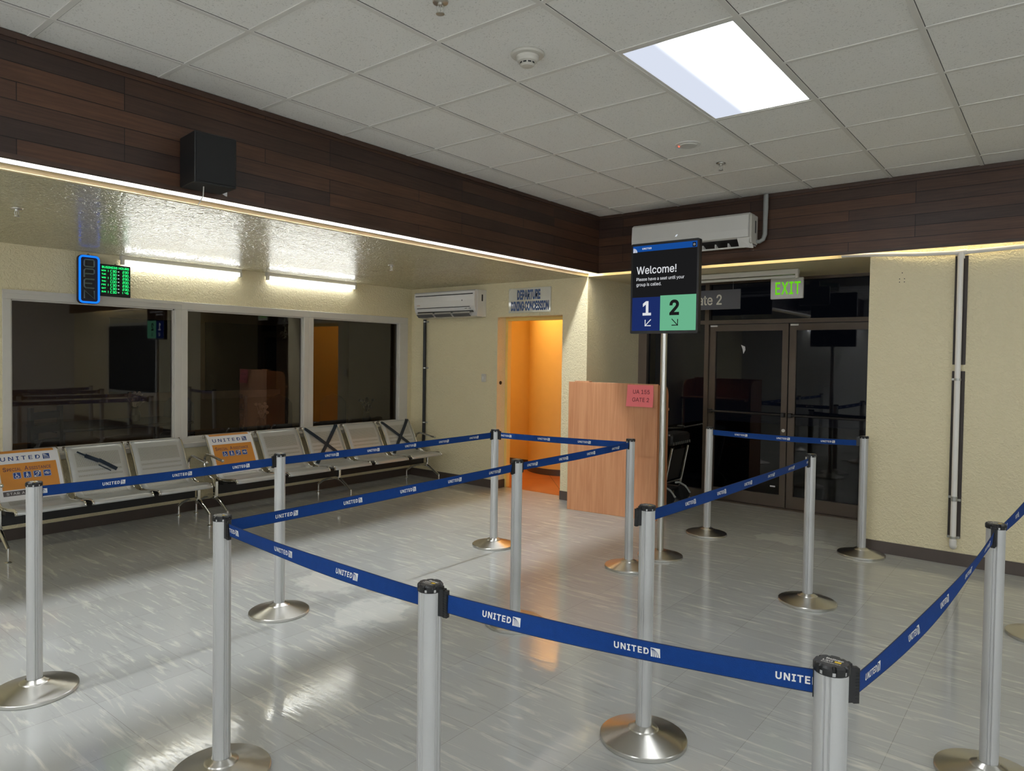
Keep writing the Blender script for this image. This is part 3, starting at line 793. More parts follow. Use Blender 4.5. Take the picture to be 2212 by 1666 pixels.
def lamps():
    troffers()
    batten('wall_light', 'lit bare tube fixture beside the green hours sign', 1.20, (XL, -1.45, 2.40), PI / 2, True, M['tube_wall'])
    batten('wall_light', 'lit bare tube fixture above the right hand window', 1.22, (XL, 0.045, 2.40), PI / 2, True, M['tube_wall'])
    batten('alcove_light', 'unlit tube fixture under the gate alcove soffit', 1.22, (0.36, 2.73, 2.385), 0, False, M['tubeoff'])
    for k, x in enumerate((-1.6, 0.4, 2.4, 4.4, 6.4)):  # out-of-view tubes, added to brighten the ceiling and fascias
        batten('wall_light', 'added unseen fill tube on the rear wall of the hall', 1.22, (x + 1.22, YE, 2.40), PI, True, M['tube_rear_fill'])['group'] = 'added fill tubes on the rear wall'
    for k, y in enumerate((-6.6, -4.9, -3.2)):  # more added tubes out of view, same purpose
        batten('wall_light', 'added unseen fill tube on the far wall of the hall', 1.22, (XE, y + 1.22, 2.40), -PI / 2, True, M['tube_rear_fill'])['group'] = 'added fill tubes on the far wall'
    # cove tubes hidden behind the fascias
    for k, y in enumerate((-6.60, -5.35, -4.10, -2.85, -1.60, -0.35, 0.90)):
        t = thing('cove_light', 'lit tube in the cove behind the left wood fascia', 'cove light', (XH + 0.02, y, 2.70), 0, 'tubes in the left cove')
        h = MB(); h.box((-0.02, 0, 0.03), (0.14, 1.22, 0.06)); h.build('housing', M['offwhite'], t)
        b = MB(); b.cyl((0.075, 0.02, 0.010), (0.075, 1.20, 0.010), 0.013, n=12); b.build('tube', M['tube_cove'], t)
    for k, x in enumerate((-0.44, 0.82, 2.08, 3.34, 4.60, 5.86)):
        t = thing('cove_light', 'lit tube in the cove behind the right wood fascia', 'cove light', (x, YB + 0.024, 2.552), 0, 'tubes in the right cove')
        h = MB(); h.box((0, 0.0, 0.03), (1.22, 0.065, 0.06)); h.build('housing', M['offwhite'], t)
        b = MB(); b.cyl((0.02, 0.034, 0.012), (1.20, 0.034, 0.012), 0.012, n=10); b.build('tube', M['tube_cove_r'], t)
    def point(name, loc, watts, col, size):
        l = bpy.data.lights.new(name, 'POINT'); l.energy = watts; l.color = col; l.shadow_soft_size = size
        o = bpy.data.objects.new(name, l); scene.collection.objects.link(o); o.location = loc
    t = thing('corridor_light', 'round warm ceiling lamp inside the orange corridor', 'ceiling light', (-1.72, 3.18, 2.76))
    b = MB(); b.lathe([(0.17, 0.0), (0.17, -0.02), (0.15, -0.03)], 32); b.build('rim', M['white'], t)
    b = MB(); b.lathe([(0.15, -0.02), (0.13, -0.045), (0.0, -0.06)], 32); b.build('diffuser', M['lamp_corridor'], t)
    point('dining_fill', (-6.0, -2.2, 2.3), L_DINING, (1.0, 0.72, 0.45), 0.15)  # no fixture, added to lift the dark dining room

# ------------------------------------------------------------------ stanchions and belts
def logo2(b, fn, u, v, s, ma, mb_):
    # square emblem: corner colour ma, globe with meridians in mb_
    b.rect2(fn, u, v, u + s, v + s, ma)
    f2 = lambda x, y: fn(x, y, 1)
    arc = [(u, v)] + [(u + 0.9 * s * math.sin(t * PI / 16), v + 0.9 * s * math.cos(t * PI / 16)) for t in range(9)]
    for k in (0.22, 0.42, 0.62, 0.82):
        pts = [(u + k * s * math.sin(t * PI / 20) + 0.02 * s, v + 0.9 * s * math.cos(t * PI / 20)) for t in range(1, 11)]
        b.stroke2(f2, pts, s * 0.055, mb_)
def belt_mesh(a, b_, sag, phase, base):
    # webbing from a to b_ (x, y pairs at post faces); returned in coordinates local to base
    A, B = Vector((a[0], a[1])), Vector((b_[0], b_[1]))
    D = B - A; L = D.length; D.normalize()
    N = Vector((D.y, -D.x))               # side facing right of travel
    if N.dot(Vector((CAM.x, CAM.y)) - A) < 0: N = -N; flip = True
    else: flip = False
    H0, H1 = 0.906, 0.954
    mb = MB(); n = 28
    def P(s, h, off=0.0):
        t = s / L
        z = H0 + (H1 - H0) * h - sag * 4 * t * (1 - t)
        tw = 0.004 * math.sin(t * PI * 2.0 + phase * 9) * (h - 0.5) * 2
        p = A + D * s + N * (off + tw)
        return (p.x - base[0], p.y - base[1], z)
    th = 0.0007
    for off in (th, -th):
        vs = []; fs = []
        hs = (0, 0.035, 0.965, 1)
        for i in range(n + 1):
            for h in hs: vs.append(P(L * i / n, h, off))
        for i in range(n):
            for k in range(3):
                q = i * 4 + k
                fs.append((q, q + 1, q + 5, q + 4))
        o = len(mb.f); mb.add(vs, fs, 0)
        for i in range(len(fs)):
            if i % 3 != 1: mb.m[o + i] = 1
    for h in (0, 1):
        vs = []
        for i in range(n + 1): vs += [P(L * i / n, h, th), P(L * i / n, h, -th)]
        mb.add(vs, [(2 * i, 2 * i + 1, 2 * i + 3, 2 * i + 2) for i in range(n)], 1)
    # repeated print, both faces; text runs left to right for whoever faces it
    W = 0.108; s0 = phase
    while s0 < L - 0.002:
        for side in (1, -1):
            # direction of reading: for the side facing N, left-to-right
            right = Vector((N.y, -N.x)) * -1 if side > 0 else Vector((N.y, -N.x))
            fw = right.dot(D) > 0
            def fn(u, v, lvl=0, s0=s0, side=side, fw=fw):
                s = s0 + u if fw else s0 + W - u
                return P(min(max(s, 0.0), L), 0.5 + (v / 0.048), side * (th + 0.0006 + 0.0004 * lvl))
            if s0 >= -W:
                g, f, w = glyphs('UNITED', 0.026, 1.16)
                k = 0.082 / w
                lo, hi = -s0, L - s0
                vs = [fn(x * k, (y - 0.35) * 0.0195) for x, y in g]
                inside = [all(-0.0005 <= (s0 + g[i][0] * k if fw else s0 + W - g[i][0] * k) <= L + 0.0005 for i in t) for t in f]
                mb.add(vs, [t for t, ok in zip(f, inside) if ok], 2)
                sq0 = s0 + 0.0865 if fw else s0
                if sq0 >= -0.001 and sq0 + 0.0215 <= L + 0.001:
                    logo2(mb, fn, 0.0865, -0.0108, 0.0215, 2, 0)
        s0 += 0.35
    return mb

ST = {}
def stanchions():
    base_p = [(0.030, 0.064), (0.046, 0.064), (0.060, 0.052), (0.0605, 0.050)]
    def proto():
        t = thing('belt_stanchion', 'x', 'stanchion')
        b = MB(); b.lathe([(0.0, 0.0), (0.176, 0.0), (0.178, 0.003), (0.178, 0.015), (0.175, 0.018), (0.060, 0.050), (0.0, 0.050)], 72)
        b.build('base', M['steel'], t)
        c = MB(); c.lathe([(0.062, 0.0495), (0.058, 0.054), (0.036, 0.066), (0.0325, 0.066)], 48); c.build('collar', M['steel'], t)
        p = MB(); n = 72; R0 = 0.0318
        prof = []
        for k in range(n):
            a = 2 * PI * k / n
            q = abs(((a + PI / 4) % (PI / 2)) - PI / 4)   # angle from the nearest slot axis
            r = R0
            if 0.16 < q < 0.26: r = R0 - 0.0035
            elif q <= 0.16: r = R0 - 0.0008
            prof.append((r * math.cos(a), r * math.sin(a), 0.16 < q < 0.26))
        vs = [(x, y, 0.06) for x, y, g in prof] + [(x, y, 0.966) for x, y, g in prof]
        for k in range(n):
            j = (k + 1) % n
            p.add([vs[k], vs[j], vs[n + j], vs[n + k]], [(0, 1, 2, 3)], 1 if (prof[k][2] and prof[j][2]) else 0, False)
        p.build('post', [M['silver'], M['groove']], t)
        c = MB()
        def ring(r, z, notch):
            o = []
            for k in range(96):
                a = 2 * PI * k / 96
                q = abs(((a) % (PI / 2)) - PI / 4)
                rr = r - (0.0045 if (notch and 0.30 < q < 0.46) else 0)
                o.append((rr * math.cos(a), rr * math.sin(a), z))
            return o
        rr = [ring(0.0335, 0.958, False), ring(0.0345, 0.960, True), ring(0.0345, 0.973, True), ring(0.031, 0.9775, True)]
        for i in range(3):
            c.add(rr[i] + rr[i + 1], [(k, (k + 1) % 96, 96 + (k + 1) % 96, 96 + k) for k in range(96)], 0)
        c.add(rr[3], [tuple(range(96))], 1)
        fn = lambda u, v: (u, v, 0.9779)
        c.text2(fn, 'Beltrac', 0.004, 0.006, 0.010, 2, 0.02, align='C'); c.text2(fn, 'Lavi', 0.002, -0.005, 0.010, 2, 0.02, align='R'); c.text2(fn, 'Industries', 0.001, -0.014, 0.008, 2, 0.0, align='C')
        c.rect2(fn, 0.006, -0.005, 0.018, 0.003, 3)
        c.build('cap', [M['black'], M['capface'], M['print'], M['yellow']], t)
        return t
    spots = [
        ('S1', -0.083, -3.100, 'leftmost belt stanchion in view, its base cut by the left photo edge'),
        ('S3', -0.116, -1.790, 'stanchion standing in front of the second bench, left lane, dirty steel base'),
        ('S4', -0.120, 0.262, 'stanchion in front of the doorway, where the left lane belt turns'),
        ('S6', 1.040, 0.468, 'stanchion directly in front of the podium, at the belt corner'),
        ('S5', 1.077, -0.975, 'stanchion halfway along the middle lane, base partly behind the nearest belt'),
        ('S2', 1.166, -2.876, 'near stanchion with two belts meeting at its head, second from the left in front'),
        ('S8', 2.300, -2.920, 'near stanchion at bottom centre with a ribbed black clip on its right'),
        ('S9', 3.248, -2.738, 'nearest stanchion at the bottom right, with a big notched black cap'),
        ('S13', 3.402, -1.020, 'rightmost full stanchion near the right photo edge'),
        ('S14', 3.520, 0.847, 'stanchion whose steel base only just shows at the right photo edge'),
        ('S7', 2.266, -1.628, 'stanchion in the centre right with an unused clip on its left'),
        ('S10', 2.306, 0.560, 'stanchion at the far end of the short right lane belt'),
        ('S11', 1.075, 1.850, 'far stanchion in front of the left glass door, slightly leaning'),
        ('S12', 2.313, 2.048, 'far stanchion standing at the corner of the right wall'),
    ]
    p0 = proto(); first = True
    for key, x, y, lb in spots:
        t = p0 if first else copy_tree(p0)
        if first: first = False
        t.location = (x, y, 0); t['label'] = lb; t['group'] = 'belt stanchions of the boarding queue'
        t.rotation_euler = (0, 0, 0)
        if key == 'S11': t.rotation_euler = (0.0, 0.010, 0)
        ST[key] = (t, x, y)
    R = 0.0325
    belts = [  # origin, end, sag, phase of the first print, measured from the origin
        ('S1', 'S3', 0.006, -0.086), ('S3', 'S4', 0.004, 0.30), ('S6', 'S4', 0.004, 0.29), ('S6', 'S5', 0.004, 0.15), ('S2', 'S5', 0.004, 0.20),
        ('S8', 'S2', 0.010, 0.28), ('S9', 'S8', 0.012, -0.035), ('S13', 'S9', 0.034, 0.069, (0.72, 0.69)), ('S14', 'S13', 0.02, 0.15), ('S7', 'S10', 0.006, 0.32), ('S11', 'S12', 0.010, 0.19),
    ]
    def clip(parent, x, y, d, grip=True):
        # black belt end clip hooked on the post face in direction d
        c = MB(); s = Vector((-d.y, d.x))
        def bx(d0, d1, w, z0, z1):
            pts = [(d * a + s * e) for a, e in ((d0, -w), (d1, -w), (d1, w), (d0, w))]
            vs = [(p.x, p.y, z0) for p in pts] + [(p.x, p.y, z1) for p in pts]
            c.add(vs, [(0, 3, 2, 1), (4, 5, 6, 7), (0, 1, 5, 4), (1, 2, 6, 5), (2, 3, 7, 6), (3, 0, 4, 7)])
        bx(0.030, 0.046, 0.0085, 0.896, 0.967); bx(0.044, 0.056, 0.0065, 0.893, 0.964); bx(0.026, 0.040, 0.006, 0.966, 0.974)
        if grip:
            for k in range(9): bx(0.046, 0.055, 0.0078, 0.900 + k * 0.0065, 0.9035 + k * 0.0065)
        c.build('belt_clip', M['black'], parent)
    for o, e, sag, ph, *two in belts:
        t, ox, oy = ST[o]; te, ex, ey = ST[e]
        d = (Vector((ex, ey)) - Vector((ox, oy))).normalized()
        a = Vector((ox, oy)) + d * (0.054 if two else R - 0.001); b_ = Vector((ex, ey)) - d * 0.054
        ed = Vector(two[0]).normalized() if two else -d     # post slot the clip hooks into
        b_ = Vector((ex, ey)) + ed * 0.054
        mb = belt_mesh(a, b_, sag, ph, (ox, oy))
        mb.build('belt', [M['belt'], M['beltedge'], M['print']], t)
        clip(te, ex, ey, ed, grip=True)
        if two:
            clip(t, ox, oy, d, grip=False)
            continue
        sl = MB(); s = Vector((-d.y, d.x))
        pts = [(d * q + s * w) for q, w in ((0.029, -0.006), (0.0335, -0.006), (0.0335, 0.006), (0.029, 0.006))]
        vs = [(p.x, p.y, 0.900) for p in pts] + [(p.x, p.y, 0.959) for p in pts]
        sl.add(vs, [(0, 3, 2, 1), (4, 5, 6, 7), (0, 1, 5, 4), (1, 2, 6, 5), (2, 3, 7, 6), (3, 0, 4, 7)])
        sl.build('belt_slot', M['black'], t)
    clip(ST['S7'][0], 0, 0, Vector((-0.55, -0.83)).normalized())

# ------------------------------------------------------------------ benches
PROF = [(-3.035, 0.735), (-3.028, 0.757), (-3.008, 0.770), (-2.985, 0.770), (-2.965, 0.757), (-2.945, 0.730), (-2.90, 0.655), (-2.855, 0.570), (-2.815, 0.490), (-2.785, 0.435), (-2.755, 0.402), (-2.715, 0.384), (-2.66, 0.380),
        (-2.56, 0.390), (-2.46, 0.402), (-2.415, 0.403), (-2.392, 0.397), (-2.378, 0.383), (-2.374, 0.366)]
def prof_len():
    L = [0.0]
    for i in range(1, len(PROF)):
        L.append(L[-1] + math.hypot(PROF[i][0] - PROF[i - 1][0], PROF[i][1] - PROF[i - 1][1]))
    return L
PL = prof_len()
def prof_at(s, off=0.0):
    s = min(max(s, 0.0), PL[-1])
    for i in range(1, len(PL)):
        if s <= PL[i] + 1e-9:
            t = (s - PL[i - 1]) / (PL[i] - PL[i - 1])
            x = PROF[i - 1][0] + (PROF[i][0] - PROF[i - 1][0]) * t; z = PROF[i - 1][1] + (PROF[i][1] - PROF[i - 1][1]) * t
            def nrm(k):
                a, b = max(0, k - 1), min(len(PROF) - 1, k + 1)
                tx, tz = PROF[b][0] - PROF[a][0], PROF[b][1] - PROF[a][1]
                l = math.hypot(tx, tz); return (-tz / l, tx / l)
            n0, n1 = nrm(i - 1), nrm(i)
            nx, nz = n0[0] + (n1[0] - n0[0]) * t, n0[1] + (n1[1] - n0[1]) * t
            l = math.hypot(nx, nz)
            return x + nx / l * off, z + nz / l * off
def bench(name, label, y0, pitch, width, count, legs, arms):
    t = thing(name, label, 'bench', (-2.7, y0, 0))
    X0 = -2.7
    loc = lambda x, y, z: (x - X0, y - y0, z)
    for k in range(count):
        yc = y0 + pitch * (k + 0.5); a, b_ = yc - width / 2, yc + width / 2
        sh = MB()
        regions = [(0, 0.125, 0), (0.125, 0.285, 1), (0.285, 0.32, 0), (0.32, 0.345, 1), (0.345, PL[-1], 0)]
        NS = 44
        bands = [a, a + 0.055, b_ - 0.055, b_]
        vs = []; fs = []; ms = []
        ss = sorted(set([PL[-1] * i / NS for i in range(NS + 1)] + [0.145, 0.275, 0.302, 0.318, 0.345, 0.361, 0.44, 0.56]))
        uvs = []
        for s in ss:
            for y in bands:
                x, z = prof_at(s); vs.append(loc(x, y, z)); uvs.append((y, s))
        for i in range(len(ss) - 1):
            sm = (ss[i] + ss[i + 1]) / 2
            for j in range(3):
                q = i * 4 + j
                fs.append((q, q + 1, q + 5, q + 4))
                ms.append(1 if (j == 1 and (0.145 < sm < 0.275 or 0.302 < sm < 0.318 or 0.345 < sm < 0.361 or 0.44 < sm < 0.56)) else 0)
        sh.add(vs, fs, 0, True); sh.m = ms
        o = sh.build('seat', [M['seat'], M['perf']], t)
        uvl = o.data.uv_layers.new(name='UVMap')
        for lp in o.data.loops: uvl.data[lp.index].uv = uvs[lp.vertex_index]
        md = o.modifiers.new('sheet', 'SOLIDIFY'); md.thickness = 0.003; md.offset = 1
        for y in (a, b_):
            r = MB(); w = 0.009
            sv = [0.02 + (PL[-1] - 0.02) * i / 40 for i in range(41)]
            vs = []
            for s in sv:
                for q in range(10):
                    off, dy = -0.009 + 0.0155 * math.sin(q * PI / 5 + 0.3), w * math.cos(q * PI / 5 + 0.3)
                    x, z = prof_at(s, off); vs.append(loc(x, y + dy, z))
            fs = []
            for i in range(40):
                for j in range(10):
                    fs.append((i * 10 + j, i * 10 + (j + 1) % 10, (i + 1) * 10 + (j + 1) % 10, (i + 1) * 10 + j))
            fs += [tuple(range(9, -1, -1)), tuple(range(400, 410))]
            r.add(vs, fs, 0, True); r.m[-1] = r.m[-2] = 1; r.build('side_rail', [M['chrome'], M['groove']], t)
    ya, yb = y0 - 0.0, y0 + pitch * count
    b = MB(); b.box(loc(-2.80, ya + 0.02, 0.235), loc(-2.70, yb - 0.02, 0.325), bev=0.006)
    for k in range(count):
        yc = y0 + pitch * (k + 0.5)
        for s in (-1, 1): b.box(loc(-2.78, yc + s * width * 0.45 - 0.02, 0.325), loc(-2.64, yc + s * width * 0.45 + 0.02, 0.375))
    b.build('beam', M['blackmetal'], t)
    for y in legs:
        l = MB()
        l.box(loc(-2.70, y - 0.014, 0.20), loc(-2.675, y + 0.014, 0.365), bev=0.004); l.box(loc(-2.82, y - 0.02, 0.195), loc(-2.68, y + 0.02, 0.234), bev=0.005)
        l.tube([loc(-2.72, y, 0.215), loc(-2.65, y, 0.195), loc(-2.57, y, 0.150), loc(-2.485, y, 0.100)], [0.02, 0.018, 0.015, 0.013], 10)
        l.tube([loc(-2.68, y, 0.21), loc(-2.78, y, 0.215), loc(-2.88, y, 0.195), loc(-2.99, y, 0.150), loc(-3.07, y, 0.098)], [0.02, 0.019, 0.017, 0.014, 0.012], 10)
        o = l.build('leg', M['chrome'], t)
        for x, zt in ((-2.485, 0.112), (-3.07, 0.108)):
            f = MB(); f.cyl(loc(x, y, 0.012), loc(x, y, zt), 0.011, n=12); f.lathe([(0.0, 0.0), (0.024, 0.0), (0.024, 0.006), (0.012, 0.014)], 20, loc(x, y, 0)); f.build('foot', M['chrome'], o)
    for y in arms:
        r = MB()
        pts = [(-2.56, 0.572), (-2.62, 0.578), (-2.70, 0.590), (-2.77, 0.602), (-2.83, 0.605), (-2.88, 0.585), (-2.90, 0.54), (-2.893, 0.49), (-2.86, 0.435), (-2.80, 0.395), (-2.72, 0.365), (-2.69, 0.31)]
        r.tube([loc(x, y, z) for x, z in pts], 0.0125, 12); r.sphere(loc(-2.555, y, 0.572), 0.015)
        r.build('armrest', M['chrome'], t)
    return t

def drape(y, width, s0, fold=0.0025):
    # maps poster coordinates (u to the right across the seat, v upward) to the seat surface
    def fn(u, v, lvl=0):
        s = s0 - v
        if s < 0.0:
            return (PROF[0][0] - 0.004 - 0.0005 * lvl, y + u, PROF[0][1] + s)
        x, z = prof_at(s, fold + 0.0006 * lvl)
        return (x, y + u, z)
    return fn
def pictogram(b, fn, u, v, s, kind, mw, mbl):
    f1 = lambda x, y: fn(x, y, 2); f2 = lambda x, y: fn(x, y, 3); f3 = lambda x, y: fn(x, y, 4)
    def rr(a, c, w, r):
        pts = []
        for cx, cy2, a0 in ((a + w - r, c + w - r, 0), (a + r, c + w - r, 90), (a + r, c + r, 180), (a + w - r, c + r, 270)):
            for k in range(4):
                th = math.radians(a0 + 30 * k); pts.append((cx + r * math.cos(th), cy2 + r * math.sin(th)))
        return pts
    b.poly2(f1, rr(u - s * 0.09, v - s * 0.09, s * 1.18, s * 0.2), mw if False else mbl); b.poly2(f2, rr(u - s * 0.05, v - s * 0.05, s * 1.1, s * 0.18), mw); b.poly2(f3, rr(u, v, s, s * 0.14), mbl)
    g = lambda x, y: fn(u + x * s, v + y * s, 5)
    circ = lambda cx, cy2, r, a0=0, a1=360, n=14: [(cx + r * math.cos(math.radians(a0 + (a1 - a0) * k / n)), cy2 + r * math.sin(math.radians(a0 + (a1 - a0) * k / n))) for k in range(n + 1)]
    if kind == 'wheel':
        b.poly2(g, circ(0.40, 0.83, 0.08)[:-1], mw); b.stroke2(g, [(0.40, 0.74), (0.42, 0.45), (0.64, 0.45), (0.74, 0.22), (0.84, 0.25)], 0.09, mw); b.stroke2(g, [(0.41, 0.60), (0.62, 0.60)], 0.07, mw); b.stroke2(g, circ(0.46, 0.33, 0.23, 120, 345), 0.08, mw)
    elif kind == 'walk':
        b.poly2(g, circ(0.48, 0.85, 0.09)[:-1], mw); b.stroke2(g, [(0.48, 0.74), (0.46, 0.42)], 0.2, mw); b.stroke2(g, [(0.46, 0.45), (0.30, 0.10)], 0.11, mw); b.stroke2(g, [(0.47, 0.45), (0.58, 0.28), (0.62, 0.10)], 0.11, mw)
        b.stroke2(g, [(0.48, 0.68), (0.30, 0.45)], 0.08, mw); b.stroke2(g, [(0.50, 0.68), (0.72, 0.50)], 0.08, mw); b.stroke2(g, [(0.72, 0.50), (0.86, 0.12)], 0.04, mw)
    elif kind == 'ear':
        b.stroke2(g, circ(0.5, 0.58, 0.24, 170, -40), 0.10, mw); b.stroke2(g, [(0.68, 0.43), (0.55, 0.25), (0.50, 0.15), (0.40, 0.14)], 0.10, mw); b.rect2(g, 0.78, 0.80, 0.98, 1.0, mw); b.rect2(g, 0.05, 0.02, 0.28, 0.2, mw); b.stroke2(g, [(0.2, 0.15), (0.85, 0.85)], 0.06, mw)
    else:
        b.stroke2(g, [(0.1, 0.5), (0.3, 0.68), (0.55, 0.74), (0.8, 0.62), (0.92, 0.5), (0.8, 0.36), (0.55, 0.28), (0.3, 0.34), (0.1, 0.5)], 0.06, mw); b.stroke2(g, [(0.35, 0.66), (0.68, 0.3)], 0.12, mw); b.stroke2(g, [(0.2, 0.5), (0.75, 0.52)], 0.05, mw)
def poster(label, yc, w):
    b = MB(); H = 0.415; ext = 0.03
    fn = drape(yc, w, 0.50)
    hw = w / 2
    mats = [M['paper'], M['orange'], M['navy'], M['purple'], M['greyband'], M['picto'], M['print']]
    b.rect2(fn, -hw, 0.0, hw, H + 0.06, 0, 8, 40)
    def f(l): return lambda u, v, e=0: fn(u, v, l + e)
    m = 0.028
    b.rect2(f(1), -hw + m, 0.405, hw - m, 0.47, 1, 4, 10)           # orange strip over the top roll
    b.text2(f(1), 'UNITED', -hw + 0.045, 0.340, 0.046, 2, 0.012, track=1.3, fit=w - 0.18)
    logo2(b, f(1), hw - 0.115, 0.332, 0.048, 2, 0)
    b.rect2(f(1), -hw + m, 0.095, hw - m, 0.312, 1, 4, 20)
    x = -hw + 0.05; kx = (w - 0.106) / 0.5
    for ch, sz in (('S', 0.046), ('PECIAL', 0.034), (' ', 0.02), ('A', 0.046), ('SSISTANCE', 0.034)):
        if ch == ' ': x += 0.016; continue
        x += b.text2(f(2), ch, x, 0.250, sz, 3, 0.008, fit={'S': 0.032, 'PECIAL': 0.140, 'A': 0.036, 'SSISTANCE': 0.222}[ch] * kx) + 0.008 * kx
    for k, kd in enumerate(('wheel', 'walk', 'ear', 'eye')):
        pictogram(b, fn, -hw + 0.115 + k * 0.070, 0.185, 0.048, kd, 6, 5)
    b.rect2(f(1), -hw + m, 0.045, hw - m, 0.085, 4, 4, 6)
    b.text2(f(2), 'STAR ALLIANCE', -hw + 0.05, 0.054, 0.028, 0, 0.004, xs=1.15, track=1.1)
    return tag(b.build('poster', mats), label, 'poster', 'orange assistance posters on bench seats')
def tape_cross(label, y, w, strips):
    b = MB()
    for (u0, s0), (u1, s1), tw in strips:
        n = 40
        L = []; R = []
        d = Vector((u1 - u0, s1 - s0)).normalized(); nn = Vector((-d.y, d.x)) * tw / 2
        for i in range(n + 1):
            t = i / n; u, s = u0 + (u1 - u0) * t, s0 + (s1 - s0) * t
            for k, sg in ((L, 1), (R, -1)):
                uu, s2 = u + nn.x * sg, s + nn.y * sg
                x, z = prof_at(s2, 0.0075 + (0.0008 if tw < 0.0401 and u1 < u0 else 0)); k.append((x, y + uu, z))
        b.add(L + R, [(i, i + 1, n + 2 + i, n + 1 + i) for i in range(n)], 0, True)
    return tag(b.build('tape_marking', M['tape']), label, 'tape')
def seating():
    A0, Ap = -2.535, 0.522
    bench('airport_bench', 'perforated steel three seat bench at the left photo edge', A0, Ap, 0.465, 3, [-2.53, -0.965], [-2.55, -0.955])
    B0, Bp = -0.785, 0.557
    bench('airport_bench', 'perforated steel five seat bench running to the end wall', B0, Bp, 0.485, 5, [-0.79, 0.655, 2.03], [-0.80, 2.02])
    ca = lambda k: A0 + Ap * (k + 0.5)
    cb = lambda k: B0 + Bp * (k + 0.5)
    poster('orange and white assistance poster on the seat cut by the left photo edge', ca(0), 0.455)
    poster('orange and white assistance poster on the first seat of the longer bench', cb(0), 0.475)
    full = [((-0.225, 0.09), (0.20, 0.50), 0.042), ((0.225, 0.06), (-0.215, 0.53), 0.040)]
    tape_cross('dark tape cross on the third seat of the longer bench', cb(2), 0.48, full)
    tape_cross('dark tape cross on the last seat beside the end wall', cb(4), 0.48, full)
    tape_cross('torn diagonal remnant of dark tape on the second seat of the short bench', ca(1), 0.46, [((-0.155, 0.135), (-0.06, 0.20), 0.016), ((-0.10, 0.175), (0.0, 0.235), 0.036), ((0.0, 0.225), (0.13, 0.325), 0.034), ((-0.01, 0.27), (0.08, 0.335), 0.010)])

# ------------------------------------------------------------------ air conditioners
def ac_left():
    t = thing('air_conditioner', 'white split air conditioner on the end wall above the black pipe', 'air conditioner', (-2.955, YW, 2.065))
    W, H, D = 1.03, 0.325, 0.205
    prof = [(0, 0.03), (0, H), (-D + 0.02, H), (-D, H - 0.015), (-D - 0.006, H * 0.62), (-D, 0.13), (-D + 0.018, 0.075), (-D + 0.065, 0.012), (-0.05, 0.0)]
    b = MB(); b.prism(prof, lambda u, v, d: (d, u, v), 0.0, W); b.build('body', M['glosswhite'], t)
    s = MB(); s.box((W, -0.165, 0.004), (W + 0.008, 0, H), bev=0.003); s.box((W + 0.008, -0.09, 0.19), (W + 0.0085, -0.065, 0.27), 1); s.build('side_panel', [M['white'], M['groove']], t)
    g = MB()
    g.box((0.03, -D - 0.012, H - 0.055), (W - 0.03, -D - 0.002, H - 0.045)); g.box((0.05, -D - 0.004, 0.118), (W - 0.08, -D + 0.012, 0.126))
    g.build('front_groove', M['groove'], t)
    v = MB()
    v.box((0.05, -D + 0.010, 0.055), (W - 0.04, -D + 0.07, 0.078)); v.build('air_outlet', M['black'], t)
    for k in range(3):
        x0 = 0.06 + k * 0.31
        l = MB(); l.add([(x0, -D - 0.005, 0.058), (x0 + 0.27, -D - 0.005, 0.058), (x0 + 0.27, -D + 0.02, 0.040), (x0, -D + 0.02, 0.040)], [(0, 1, 2, 3)]); l.box((x0, -D - 0.008, 0.054), (x0 + 0.27, -D - 0.002, 0.060)); l.build('louver', M['offwhite'], t)
        l = MB(); l.add([(x0 - 0.01, -D - 0.012, 0.040), (x0 + 0.27, -D - 0.012, 0.040), (x0 + 0.27, -D + 0.03, 0.006), (x0 - 0.01, -D + 0.03, 0.006)], [(0, 1, 2, 3)], 0); l.build('louver', M['signgrey'], t)
    p = MB(); fn = lambda u, v: (u, -D - 0.0075, v)
    p.text2(fn, 'CARRIER', 0.05, 0.155, 0.014, 0, 0.01); p.rect2(lambda u, v: (u, -D - 0.0012, v), W - 0.16, 0.098, W - 0.12, 0.104, 1); p.rect2(lambda u, v: (u, -D - 0.0012, v), W - 0.10, 0.098, W - 0.06, 0.104, 1)
    p.poly2(fn, [(W - 0.20 + 0.008 * math.cos(a * PI / 6), 0.20 + 0.008 * math.sin(a * PI / 6)) for a in range(12)], 1); p.build('marking', [M['redprint'], M['black']], t)
    # black line set with clamps
    t = thing('refrigerant_pipe', 'black insulated pipe running down the end wall under the air conditioner', 'pipe', (-2.94, YW - 0.03, 0))
    b = MB(); b.tube([(0, 0, 2.06), (0, 0, 1.4), (0, 0, 0.5), (-0.01, 0, 0.44), (-0.04, 0, 0.41), (-0.10, 0.005, 0.40)], 0.021, 12); b.build('pipe', M['blackpipe'], t)
    for z in (2.03, 1.43, 0.72):
        c = MB(); c.lathe([(0.0225, -0.008), (0.0225, 0.008)], 20, (0, 0, z)); c.box((0.02, 0.01, z - 0.008), (0.045, 0.029, z + 0.008)); c.build('pipe_clamp', M['galv'], t)

